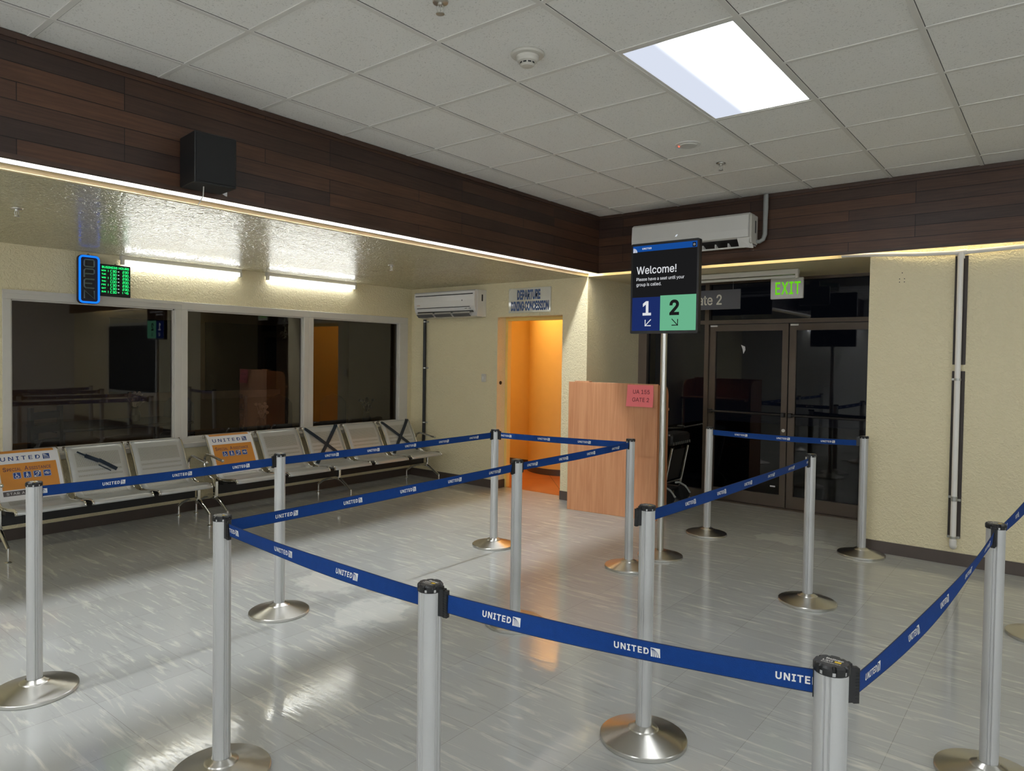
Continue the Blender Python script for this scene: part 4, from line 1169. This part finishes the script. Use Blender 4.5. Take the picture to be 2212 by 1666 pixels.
def ac_right():
    x0 = 0.222; W, D = 1.148, 0.215
    t = thing('air_conditioner', 'white split air conditioner on the wood fascia behind the welcome screen', 'air conditioner', (x0, YB - 0.012, 2.59))
    H = 0.30; D = 0.20
    prof = [(0, 0.02), (0, H - 0.01), (-0.05, H), (-D + 0.03, H), (-D, H - 0.02), (-D - 0.008, 0.15), (-D - 0.002, 0.085), (-D + 0.03, 0.075), (-0.06, 0.02)]
    b = MB(); b.prism(prof, lambda u, v, d: (d, u, v), 0.0, W); b.build('body', M['white'], t)
    s = MB(); s.box((W, -D + 0.02, 0.03), (W + 0.018, -0.01, H - 0.012), bev=0.008); s.box((W + 0.018, -0.085, 0.13), (W + 0.0185, -0.06, 0.24), 1); s.build('side_cover', [M['offwhite'], M['black']], t)
    o = MB(); o.add([(0.08, -D + 0.028, 0.0745), (W - 0.05, -D + 0.028, 0.0745), (W - 0.05, -0.062, 0.0195), (0.08, -0.062, 0.0195)], [(0, 1, 2, 3)]); o.build('air_outlet', M['black'], t)
    l = MB(); l.box((0.02, -D + 0.055, 0.0), (W - 0.01, -D + 0.075, 0.014), bev=0.003)
    for k in range(9):
        x = 0.1 + k * 0.12; l.box((x, -D + 0.06, 0.008), (x + 0.008, -0.07, 0.05))
    l.build('louver', M['white'], t)
    e = MB(); e.add([(W - 0.10, -D - 0.004, 0.08), (W + 0.018, -D + 0.02, 0.08), (W + 0.02, -D + 0.08, -0.008), (W - 0.10, -D + 0.06, 0.004)], [(0, 1, 2, 3)]); e.build('end_lip', M['white'], t)
    p = MB(); fn = lambda u, v: (u, -D - 0.0088, v)
    for k in range(3): p.stroke2(fn, [(0.46 + k * 0.006, 0.148), (0.468 + k * 0.006, 0.162), (0.478 + k * 0.004, 0.166)], 0.004)
    p.build('display', M['aclogo'], t)
    h = MB(); h.tube([(W + 0.012, -0.04, 0.06), (W + 0.045, -0.04, 0.055), (W + 0.075, -0.035, 0.075), (W + 0.088, -0.03, 0.12), (W + 0.088, -0.028, 0.25), (W + 0.09, -0.028, 0.36), (W + 0.09, -0.028, HC - 2.595)], [0.017, 0.018, 0.019, 0.02, 0.02, 0.022, 0.021], 12); h.build('hose', M['hose'], t)

# ------------------------------------------------------------------ signs
def signs():
    # departure sign
    t = thing('wall_sign', 'clear sign with blue dining concession lettering above the doorway', 'sign', (-1.563, YW, 2.103))
    w, h = 0.607, 0.286
    b = MB(); b.box((0, -0.010, 0), (w, -0.003, h), bev=0.002); b.build('plate', M['acrylic'], t)
    b = MB(); fn = lambda u, v: (u, -0.0108, v)
    b.text2(fn, 'DEPARTURE', w / 2 - 0.01, 0.158, 0.135, 0, 0.045, fit=0.335, align='C'); b.text2(fn, 'DINING CONCESSION', w / 2 + 0.005, 0.030, 0.130, 0, 0.045, fit=0.545, align='C')
    b.build('lettering', M['blueink'], t)
    for x in (0.015, w - 0.015):
        for z in (0.015, h - 0.015):
            b = MB(); b.cyl((x, -0.003 + 0.003, z), (x, -0.014, z), 0.005, n=10); b.build('screw', M['steel'], t)
    # open sign
    t = thing('neon_sign', 'vertical open sign framed by a lit blue neon tube', 'sign', (XL + 0.05, -1.735, 2.005))
    hw, h = 0.088, 0.425
    def rr(w, z0, z1, r, n=6):
        pts = []
        for cx, cz, a0 in ((w - r, z1 - r, 0), (-w + r, z1 - r, 90), (-w + r, z0 + r, 180), (w - r, z0 + r, 270)):
            for k in range(n + 1):
                th = math.radians(a0 + 90 * k / n); pts.append((cx + r * math.cos(th), cz + r * math.sin(th)))
        return pts
    b = MB(); b.prism(rr(hw, 0, h, 0.035), lambda u, v, d: (d, u, v), 0.0, 0.035); b.build('backing', M['neonback'], t)
    pts = rr(hw - 0.011, 0.011, h - 0.011, 0.028); pts.append(pts[0])
    b = MB(); b.tube([(0.042, u, v) for u, v in pts], 0.0085, 10, caps=False); b.build('neon_tube', M['neon'], t)
    def letter(st):
        b = MB()
        for s in st: b.tube([(0.040, u, v) for u, v in s], 0.0065, 8)
        b.build('letter', M['neonoff'], t)
    a = 0.040
    letter([[(u, v) for u, v in (rr(a, 0.325, 0.385, 0.014) + [rr(a, 0.325, 0.385, 0.014)[0]])]])
    letter([[(-a, 0.232), (-a, 0.290), (-a + 0.012, 0.305), (a - 0.012, 0.305), (a, 0.295), (a, 0.272), (a - 0.012, 0.262), (-a, 0.262)]])
    letter([[(a, 0.215), (-a + 0.012, 0.215), (-a, 0.203), (-a, 0.150), (-a + 0.012, 0.138), (a, 0.138)], [(-a, 0.178), (a - 0.018, 0.178)]])
    letter([[(-a, 0.045), (-a, 0.115), (a, 0.045), (a, 0.115)]])
    b = MB(); b.tube([(0.015, -0.01, h), (0.015, -0.004, h + 0.012), (0.015, 0.004, h + 0.012), (0.015, 0.01, h)], 0.003, 8); b.box((-0.05, -0.012, h * 0.8), (0.0, 0.012, h * 0.85)); b.build('hanger', M['blackmetal'], t)
    # hours sign
    t = thing('hours_sign', 'black sign with green lit business hours right of the open sign', 'sign', (XL + 0.03, -1.632, 2.083))
    w, h = 0.262, 0.288
    b = MB(); b.box((0, 0, 0), (0.02, w, h), bev=0.003); b.box((-0.03, w * 0.45, h - 0.06), (0, w * 0.55, h - 0.03)); b.build('panel', M['black'], t)
    b = MB(); b.tube([(0.01, w / 2 - 0.008, h), (0.01, w / 2, h + 0.012), (0.01, w / 2 + 0.008, h)], 0.003, 8); b.build('hanger', M['blackmetal'], t)
    b = MB(); fn = lambda u, v: (0.0208, u, v)
    b.text2(fn, 'BUSINESS HOURS', w / 2, 0.252, 0.027, 0, 0.012, align='C', fit=w - 0.03)
    rows = [('MON', '1', 'C30', '230'), ('TUE', '', 'C30', '230.'), ('WED', '1', 'C30', '230.'), ('THU', '', 'C00', '200.'), ('FRI', '1', 'C30', '230.'), ('SAT', '', 'C30', '230.'), ('SUN', '1', 'C30', '(45')]
    seg = {'0': 'abcdef', '1': 'bc', '2': 'abged', '3': 'abgcd', '4': 'fgbc', '5': 'afgcd', 'C': 'adef', '(': 'ef'}
    def digit(ch, u, v, wd, hh):
        P = {'a': [(0, 1), (1, 1)], 'b': [(1, 1), (1, 0.5)], 'c': [(1, 0.5), (1, 0)], 'd': [(0, 0), (1, 0)], 'e': [(0, 0), (0, 0.5)], 'f': [(0, 0.5), (0, 1)], 'g': [(0, 0.5), (1, 0.5)]}
        for s in seg.get(ch, ''): b.stroke2(fn, [(u + p * wd, v + q * hh) for p, q in P[s]], 0.0030)
    for k, (d, one, o, c) in enumerate(rows):
        v = 0.220 - k * 0.0315
        b.text2(fn, d, 0.012, v + 0.004, 0.018, 0, 0.012, fit=0.036)
        if one: digit('1', 0.058, v, 0.010, 0.019)
        for q, ch in enumerate(o): digit(ch, 0.088 + q * 0.0185, v, 0.0125, 0.019)
        b.rect2(fn, 0.150, v + 0.007, 0.163, v + 0.0115, 1)
        for q, ch in enumerate(c):
            if ch == '.': b.rect2(fn, 0.250, v - 0.002, 0.254, v + 0.002, 0)
            else: digit(ch, 0.192 + q * 0.0185, v, 0.0125, 0.019)
    b.build('lettering', [M['ledgreen'], M['leddash']], t)
    # gate sign
    t = thing('hanging_sign', 'grey hanging gate sign half hidden behind the welcome screen', 'sign', (0.10, 2.95, 2.112))
    w, h = 0.74, 0.205
    t.location = (0.93 - w, 2.95, 2.118)
    b = MB(); b.box((0, 0, 0), (w, 0.012, h)); b.build('plate', M['signgrey'], t)
    b = MB(); fn = lambda u, v: (u, -0.0008, v); b.text2(fn, 'Gate 2', w / 2, 0.052, 0.140, 0, 0.014, align='C', fit=0.345); b.build('lettering', M['signtext'], t)
    for x in (0.08, w - 0.08):
        b = MB(); b.cyl((x, 0.006, h), (x, 0.006, ZA - 2.118), 0.0015, n=6); b.build('wire', M['galv'], t)
    # exit sign
    t = thing('exit_sign', 'white exit sign with green letters above the glass doors', 'sign', (1.235, 2.95, 2.202))
    w, h = 0.315, 0.205
    b = MB(); b.box((0, 0, 0), (w, 0.03, h), bev=0.006); b.build('plate', M['exitplate'], t)
    b = MB(); b.text2(lambda u, v: (u, -0.0008, v), 'EXIT', w / 2 + 0.012, 0.045, 0.165, 0, 0.014, xs=0.60, align='C', track=1.1); b.build('lettering', M['exitgreen'], t)
    b = MB(); b.box((w / 2 - 0.05, 0.0, h), (w / 2 + 0.05, 0.03, ZA - 2.202)); b.build('canopy', M['white'], t)
    # welcome screen on its pole
    t = thing('welcome_screen', 'tall portrait screen on a steel pole, greeting in white with group lanes one and two', 'sign', (1.086, 0.902, 0))
    b = MB(); b.lathe([(0.0, 0.0), (0.176, 0.0), (0.178, 0.003), (0.178, 0.014), (0.172, 0.018), (0.05, 0.052), (0.0, 0.052)], 72); b.build('base', M['steel'], t)
    b = MB(); b.lathe([(0.0285, 0.050), (0.0255, 0.053), (0.0255, 1.84)], 32); b.build('pole', M['steel'], t)
    hw, z0, z1 = 0.291, 1.787, 2.515
    b = MB()
    def rr2(w, a, c, r):
        pts = []
        for cx, cz, a0 in ((w - r, c - r, 0), (-w + r, c - r, 90), (-w + r, a + r, 180), (w - r, a + r, 270)):
            for k in range(5):
                th = math.radians(a0 + 22.5 * k); pts.append((cx + r * math.cos(th), cz + r * math.sin(th)))
        return pts
    b.prism(rr2(hw, z0, z1, 0.012), lambda u, v, d: (u, d, v), -0.028, 0.022); b.box((-0.06, 0.022, z0 + 0.02), (0.06, 0.06, z0 + 0.3)); b.build('housing', M['black'], t)
    b = MB(); F = lambda l: (lambda u, v, e=0: (u, -0.0285 - 0.0005 * (l + e), v))
    sw, sa, sc = hw - 0.016, z0 + 0.022, z1 - 0.020
    b.rect2(F(0), -sw, sa, sw, sc, 0)
    b.rect2(F(1), -sw, sc - 0.048, sw, sc, 1)
    b.text2(F(2), 'UNITED', -sw + 0.083, sc - 0.031, 0.0175, 4, 0.03, track=1.25)
    lu, lv, ls = -sw + 0.002, sc - 0.052, 0.036
    b.poly2(F(2), [(lu, lv)] + [(lu + ls * math.cos(k * PI / 20), lv + ls * math.sin(k * PI / 20)) for k in range(11)], 4)
    for k in (0.28, 0.48, 0.66, 0.82): b.stroke2(F(3), [(lu + k * ls * math.cos(q * PI / 20) , lv + (k + 0.12) * ls * math.sin(q * PI / 20)) for q in range(11)], 0.0022, 1)
    b.rect2(F(2), sw - 0.038, sc - 0.044, sw - 0.010, sc - 0.010, 0)
    star = [(sw - 0.024 + (0.009 if k % 2 == 0 else 0.0045) * math.sin(k * PI / 5), sc - 0.027 + (0.009 if k % 2 == 0 else 0.0045) * math.cos(k * PI / 5)) for k in range(10)]
    b.stroke2(F(3), star, 0.0018, 4, closed=True)
    b.text2(F(1), 'Welcome!', -sw + 0.035, 2.268, 0.082, 4, 0.008, xs=0.92); b.text2(F(1), 'Please have a seat until your', -sw + 0.035, 2.213, 0.0345, 4, 0.003, xs=0.91); b.text2(F(1), 'group is called.', -sw + 0.035, 2.170, 0.0345, 4, 0.003, xs=0.91)
    mid = -0.026
    zt = 2.083
    b.rect2(F(1), -sw, sa, mid, zt - 0.004, 2); b.rect2(F(1), mid, sa, sw, zt + 0.004, 3)
    b.text2(F(2), '1', -0.142, 1.937, 0.146, 4, 0.024, align='C'); b.text2(F(2), '2', 0.095, 1.935, 0.150, 5, 0.030, align='C')
    ax, az, q = -0.155, 1.850, 0.050
    b.stroke2(F(2), [(ax + q, az + q), (ax, az)], 0.007, 4); b.stroke2(F(2), [(ax, az + q * 0.95), (ax, az), (ax + q, az)], 0.008, 4); b.rect2(F(2), ax - 0.004, az - 0.004, ax + 0.005, az + 0.005, 4)
    ax = 0.125
    b.stroke2(F(2), [(ax - q, az + q), (ax, az)], 0.007, 5); b.stroke2(F(2), [(ax, az + q * 0.95), (ax, az), (ax - q, az)], 0.008, 5); b.rect2(F(2), ax - 0.005, az - 0.004, ax + 0.004, az + 0.005, 5)
    b.build('display', [M['scr_black'], M['scr_blue'], M['scr_navy'], M['scr_green'], M['scr_white'], M['scr_black']], t)

# ------------------------------------------------------------------ podium, cart, small items
def podium():
    rz = math.radians(6.5)
    t = thing('gate_podium', 'beech laminate gate podium with rounded side panel by the wall corner', 'podium', (-0.458, 1.866, 0), rz)
    W, H = 0.968, 1.338
    b = MB(); b.box((0, 0, 0), (W, 0.028, H), bev=0.0025); b.build('front_panel', M['laminate'], t)
    pr = [(0.028, 0.0), (0.31, 0.0), (0.31, H - 0.13)] + [(0.31 - 0.10 + 0.10 * math.cos(math.radians(a)), H - 0.13 + 0.11 * math.sin(math.radians(a))) for a in range(15, 91, 15)] + [(0.10, H - 0.015), (0.028, H - 0.01)]
    for x in (0.0, W - 0.028):
        b = MB(); b.prism(pr, lambda u, v, d: (d, u, v), x, x + 0.028); b.build('side_panel', M['laminate'], t)
    b = MB(); b.box((0.028, 0.028, 1.06), (W - 0.028, 0.42, 1.085)); b.build('worktop', M['laminate'], t)
    b = MB(); b.box((0.028, 0.028, 0.45), (W - 0.028, 0.30, 0.47)); b.build('shelf', M['laminate'], t)
    b = MB(); b.box((0.05, 0.03, H - 0.0), (0.22, 0.10, H + 0.008), bev=0.003); b.build('ledge_trim', M['laminate'], t)
    # pink notice taped on the front, lower corners curling off
    mt = Matrix.Translation((-0.458, 1.866, 0)) @ Matrix.Rotation(rz, 4, 'Z')
    w, h = 0.27, 0.215
    def fn(u, v, l=0):
        lift = 0.004 + 0.030 * max(0, 1 - v / h) ** 2 * (0.35 + 0.9 * abs(u / w - 0.45)) + 0.0006 * l
        p = mt @ Vector((0.655 + u + 0.01 * (1 - v / h) * (u / w - 0.5), -lift, 1.112 + v)); return tuple(p)
    b = MB(); b.rect2(fn, 0, 0, w, h, 0, 10, 10)
    b.rect2(lambda u, v: fn(u, v, -0.4), 0, 0, w, h, 0, 10, 10)
    f2 = lambda u, v: fn(u, v, 1.2)
    b.text2(f2, 'UA 155', w / 2 + 0.012, 0.128, 0.054, 1, 0.004, xs=0.92, align='C'); b.text2(f2, 'GATE 2', w / 2 + 0.008, 0.050, 0.054, 1, 0.004, xs=0.92, align='C')
    tag(b.build('paper_notice', [M['pinkpaper'], M['ink']]), 'salmon red paper notice taped to the podium front', 'notice')

def cart():
    # luggage trolley parked behind the podium against the sidelight
    t = thing('luggage_cart', 'dark luggage trolley parked behind the podium by the sidelight', 'luggage cart', (0.02, 2.93, 0))
    b = MB()
    for y in (-0.20, 0.20):
        b.tube([(0.19, y, 0.13), (0.225, y, 0.30), (0.29, y, 0.63)], 0.013, 10)
    b.tube([(0.21, -0.2, 0.24), (0.21, 0.2, 0.24)], 0.010, 8); b.build('frame', M['chrome'], t)
    b = MB(); b.box((-0.30, -0.20, 0.13), (0.20, 0.20, 0.15), bev=0.005); b.build('platform', M['blackmetal'], t)
    b = MB(); b.add([(0.19, -0.18, 0.26), (0.19, 0.18, 0.26), (0.262, 0.18, 0.60), (0.262, -0.18, 0.60)], [(0, 1, 2, 3)]); b.build('back_panel', M['darkbronze'], t)
    b = MB(); b.box((0.10, -0.23, 0.655), (0.30, 0.23, 0.78), bev=0.02)
    b.build('basket', M['blackmetal'], t)
    for k in range(9):
        b = MB(); b.box((0.301, -0.2 + k * 0.05, 0.66), (0.305, -0.18 + k * 0.05, 0.69)); b.build('basket_slot', M['galv'], t)
    b = MB(); b.tube([(0.16, -0.2, 0.78), (0.22, -0.2, 0.84), (0.30, -0.2, 0.845), (0.42, -0.2, 0.865), (0.62, -0.2, 0.915)], 0.009, 8); b.box((0.34, -0.215, 0.862), (0.43, -0.185, 0.885), bev=0.006); b.build('handle', M['blackmetal'], t)
    for y in (-0.19, 0.19):
        b = MB(); b.cyl((0.23, y - 0.02, 0.085), (0.23, y + 0.02, 0.085), 0.085, n=24); o = b.build('wheel', M['rubber'], t)
        g = MB(); g.tube([(0.15, y, 0.19), (0.20, y, 0.20), (0.27, y, 0.17), (0.33, y, 0.10)], 0.012, 8); g.build('wheel_guard', M['hose'], t)
    b = MB(); b.cyl((-0.25, -0.015, 0.06), (-0.25, 0.015, 0.06), 0.06, n=20); b.build('wheel', M['rubber'], t)

def small():
    # black loudspeaker on the left fascia
    t = thing('wall_speaker', 'black box loudspeaker on the left wood fascia', 'speaker', (XB + 0.125, -2.225, 2.50), math.radians(-6))
    b = MB(); b.box((-0.11, -0.115, 0), (0.10, 0.115, 0.275), bev=0.004); b.build('cabinet', M['blackmetal'], t)
    b = MB(); b.box((0.10, -0.108, 0.008), (0.108, 0.108, 0.267), bev=0.003); b.build('grille', M['rubber'], t)
    b = MB(); b.tube([(0.02, -0.035, 0.0), (0.02, -0.037, -0.05), (-0.02, -0.05, -0.10)], 0.003, 6); b.build('cable', M['offwhite'], t)
    b = MB(); b.box((-0.118, -0.05, 0.05), (-0.11, 0.05, 0.2)); b.build('bracket', M['blackmetal'], t)
    p = MB(); p.add([(XB + 0.0125, -2.08, 2.515), (XB + 0.0125, -2.045, 2.50), (XB + 0.0125, -2.045, 2.535)], [(0, 1, 2)])
    p.v = [(XB + 0.002, a[1], a[2]) for a in p.v]; tag(p.build('paper_scrap', M['paper']), 'torn white paper corner beside the loudspeaker', 'paper')
    # smoke detector
    t = thing('smoke_detector', 'round white smoke detector on the tile ceiling', 'smoke detector', (1.49, -1.47, HC + 0.003))
    b = MB(); b.lathe([(0.0, 0.0), (0.082, 0.0), (0.084, -0.006), (0.078, -0.013), (0.054, -0.015)], 40); b.build('mounting_plate', M['offwhite'], t)
    b = MB(); b.lathe([(0.056, -0.013), (0.055, -0.030), (0.048, -0.040), (0.036, -0.044), (0.036, -0.056), (0.028, -0.062), (0.0, -0.064)], 40); b.build('sensor_head', M['offwhite'], t)
    b = MB()
    for k in range(10):
        a = 2 * PI * k / 10
        b.box((0, 0, 0), (0, 0, 0)) if False else None
        c, s = math.cos(a), math.sin(a)
        pts = [(0.0375 * c - 0.008 * s, 0.0375 * s + 0.008 * c), (0.0375 * c + 0.008 * s, 0.0375 * s - 0.008 * c)]
        b.add([(pts[0][0], pts[0][1], -0.046), (pts[1][0], pts[1][1], -0.046), (pts[1][0], pts[1][1], -0.053), (pts[0][0], pts[0][1], -0.053)], [(0, 1, 2, 3)])
    b.build('vent_slot', M['rubber'], t)
    # ceiling emergency downlight
    t = thing('ceiling_downlight', 'small round recessed downlight in the tile ceiling', 'downlight', (1.505, 0.355, HC + 0.003))
    b = MB(); b.lathe([(0.088, 0.0), (0.086, -0.006), (0.066, -0.008), (0.064, -0.004)], 40); b.build('rim', M['white'], t)
    b = MB(); b.lathe([(0.066, -0.006), (0.060, -0.013), (0.0, -0.016)], 32); b.build('lens', M['tubeoff'], t)
    b = MB(); b.sphere((-0.052, -0.03, -0.012), 0.006); b.build('indicator', M['redlamp'], t)
    # sprinklers
    def sprinkler(x, y, z, lb):
        t = thing('sprinkler', lb, 'sprinkler', (x, y, z), random.uniform(0, 3), 'fire sprinklers')
        b = MB(); b.lathe([(0.0, 0.001), (0.034, 0.0), (0.032, -0.006), (0.012, -0.008), (0.012, -0.018), (0.0, -0.018)], 24); b.build('escutcheon', M['steel'], t)
        b = MB()
        for s in (-1, 1): b.tube([(s * 0.009, 0, -0.016), (s * 0.014, 0, -0.028), (s * 0.011, 0, -0.042), (s * 0.003, 0, -0.050)], 0.003, 6)
        b.cyl((0, 0, -0.018), (0, 0, -0.046), 0.0022, n=6); b.build('arm', M['steel'], t)
        b = MB(); b.lathe([(0.0, -0.050), (0.018, -0.050), (0.018, -0.053), (0.0, -0.053)], 20); b.build('deflector', M['steel'], t)
    sprinkler(1.51, 0.93, HC, 'chrome sprinkler in the tile ceiling beyond the downlight')
    sprinkler(1.507, -2.10, HC, 'chrome sprinkler at the top edge of the photo')
    sprinkler(-1.51, -2.75, ZA, 'sprinkler in the cream soffit at the left photo edge')
    sprinkler(-1.565, 0.39, ZA, 'sprinkler in the cream soffit near the end wall')
    # wall thermostat
    t = thing('wall_switch', 'small white switch box on the end wall left of the doorway', 'switch', (-1.93, YW, 1.28))
    b = MB(); b.box((-0.032, -0.03, 0), (0.032, 0, 0.098), bev=0.006); b.build('housing', M['offwhite'], t)
    b = MB(); b.box((-0.012, -0.036, 0.03), (0.012, -0.03, 0.065), bev=0.002); b.build('toggle', M['white'], t)
    # conduit on the right wall with its boards
    for z0, z1, lb in ((1.57, 2.415, 'upper dark backing board behind the white conduit'), (0.215, 1.52, 'lower dark backing board behind the white conduit')):
        b = MB(); b.box((2.887, YW - 0.010, z0), (2.972, YW, z1), bev=0.002); tag(b.build('backing_board', M['board']), lb, 'board', 'boards behind the conduit')
    t = thing('conduit', 'white plastic conduit run on the right wall', 'conduit', (2.928, YW - 0.036, 0))
    b = MB(); b.cyl((0, 0, 0.20), (-0.003, 0, 2.41), 0.0205, n=18); b.build('vertical_pipe', M['pvc'], t)
    b = MB(); b.tube([(-0.86, 0.02, 2.485), (-0.6, 0.012, 2.470), (-0.3, 0.004, 2.448), (0, 0, 2.437), (0.2, 0, 2.443), (0.45, 0, 2.452), (0.9, 0, 2.462), (3.0, 0, 2.47)], 0.0165, 14); b.build('horizontal_pipe', M['pvc'], t)
    b = MB(); b.cyl((-0.038, 0, 2.437), (0.038, 0, 2.440), 0.0215, n=18); b.cyl((0, 0, 2.39), (0, 0, 2.437), 0.0245, n=18); b.build('tee', M['pvc'], t)
    b = MB(); b.tube([(0, 0, 0.205), (0, 0, 0.17), (0, 0.008, 0.155), (0, 0.022, 0.150), (0, 0.035, 0.150)], 0.0255, 16); b.build('elbow', M['pvc'], t)
    for z in (1.455, 0.535, 0.515, 0.222):
        b = MB(); b.lathe([(0.0225, -0.009), (0.0225, 0.009)], 20, (0, 0, z))
        sgn = {1.455: (-1,), 0.535: (-1,), 0.515: (1,), 0.222: (-1, 1)}[z]
        for s in sgn: b.box((s * 0.02, 0.012, z - 0.009), (s * 0.042, 0.027, z + 0.009), bev=0.002)
        b.build('pipe_clip', M['galv'], t)
    # old screw holes on the right wall
    b = MB()
    for x, z in ((2.505, 2.262), (2.54, 2.262), (2.505, 2.236), (2.54, 2.236), (2.523, 2.31)):
        b.cyl((x, YW - 0.0008, z), (x, YW + 0.002, z), 0.004, n=8)
    tag(b.build('screw_hole', M['board']), 'cluster of old screw holes high on the right wall', 'hole', kind='structure')

def dining():
    # furniture glimpsed through the dark windows
    def chair(x, y, rz, label, arched):
        t = thing('dining_chair', label, 'chair', (x, y, 0), rz, 'chairs in the dark dining room')
        b = MB(); b.box((-0.21, -0.21, 0.43), (0.21, 0.21, 0.47), bev=0.01); b.build('seat', M['darkwood'], t)
        for sx in (-1, 1):
            for sy in (-1, 1):
                b = MB(); b.box((sx * 0.19 - 0.02, sy * 0.19 - 0.02, 0), (sx * 0.19 + 0.02, sy * 0.19 + 0.02, 0.43)); b.build('leg', M['darkwood'], t)
        b = MB()
        if arched:
            pr = [(-0.2, 0.47), (0.2, 0.47), (0.19, 0.86), (0.12, 0.95), (0.06, 0.97), (0.0, 1.0), (-0.06, 0.97), (-0.12, 0.95), (-0.19, 0.86)]
            b.prism(pr, lambda u, v, d: (d, u, v), 0.17, 0.21)
        else:
            for s in (-1, 1): b.box((0.17, s * 0.18 - 0.02, 0.47), (0.21, s * 0.18 + 0.02, 1.02))
            for z in (0.62, 0.76, 0.90): b.box((0.175, -0.17, z), (0.205, 0.17, z + 0.07))
        b.build('backrest', M['darkwood'], t)
    chair(-4.6, -1.75, 0.5, 'ladder back chair dimly seen at the left of the leftmost window', False)
    chair(-6.0, 0.45, 2.6, 'arched chair dimly seen near the right of the leftmost window', True)
    chair(-5.2, 0.75, 1.2, 'ladder back chair dimly seen in the middle window', False)
    chair(-5.2, 1.60, 2.9, 'left one of two arched chairs dimly seen in the middle window', True)
    chair(-5.0, 2.30, 2.4, 'right one of two arched chairs dimly seen in the middle window', True)
    t = thing('dining_table', 'dark table dimly seen through the leftmost window', 'table', (-5.1, -0.75, 0))
    b = MB(); b.box((-0.45, -0.75, 0.72), (0.45, 0.75, 0.76), bev=0.01); b.build('tabletop', M['darkwood'], t)
    for sx in (-1, 1):
        for sy in (-1, 1):
            b = MB(); b.box((sx * 0.4 - 0.03, sy * 0.68 - 0.03, 0), (sx * 0.4 + 0.03, sy * 0.68 + 0.03, 0.72)); b.build('leg', M['darkwood'], t)
    def bouquet(x, y, z, label, col):
        t = thing('flower_vase', label, 'vase', (x, y, z))
        b = MB(); b.lathe([(0.0, 0.0), (0.05, 0.0), (0.06, 0.07), (0.035, 0.15), (0.045, 0.17)], 20); b.build('vase', M['darkwood'], t)
        b = MB()
        for k in range(16):
            a = random.uniform(0, 2 * PI); r = random.uniform(0.02, 0.11); h = random.uniform(0.22, 0.36)
            b.tube([(0, 0, 0.15), (r * math.cos(a) * 0.6, r * math.sin(a) * 0.6, h * 0.75), (r * math.cos(a), r * math.sin(a), h)], 0.003, 5); b.sphere((r * math.cos(a), r * math.sin(a), h), 0.022, 8)
        b.build('flowers', M[col], t)
    bouquet(-5.1, -0.5, 0.76, 'vase of dried flowers on the dark dining table', 'flower')
    t = thing('side_cabinet', 'low dark cabinet dimly seen in the middle and right windows', 'cabinet', (-4.2, 1.6, 0))
    b = MB(); b.box((-0.2, -1.2, 0), (0.2, 1.4, 0.62), bev=0.01); b.build('body', M['darkwood'], t)
    bouquet(-4.2, 0.62, 0.62, 'vase of pale flowers dimly seen low in the middle window', 'flower')
    bouquet(-4.2, 2.3, 0.62, 'dark plant dimly seen in the right hand window', 'darkwood')
    t = thing('hanging_plant', 'small hanging air plant behind the middle window', 'plant', (-3.55, 0.52, 2.5))
    b = MB(); b.cyl((0, 0, -0.62), (0, 0, 0), 0.0015, n=5); b.build('string', M['leaf'], t)
    b = MB()
    for k in range(34):
        z = -0.50 - 0.24 * (k / 34); a = random.uniform(0, 2 * PI); l = random.uniform(0.02, 0.06)
        b.tube([(0, 0, z), (l * 0.6 * math.cos(a), l * 0.6 * math.sin(a), z + 0.01), (l * math.cos(a), l * math.sin(a), z - 0.012)], [0.004, 0.003, 0.001], 5)
    b.build('leaves', M['leaf'], t)

shell()
windows()
gate_doors()
lamps()
seating()
stanchions()
podium()
signs()
ac_left()
ac_right()
cart()
small()
dining()
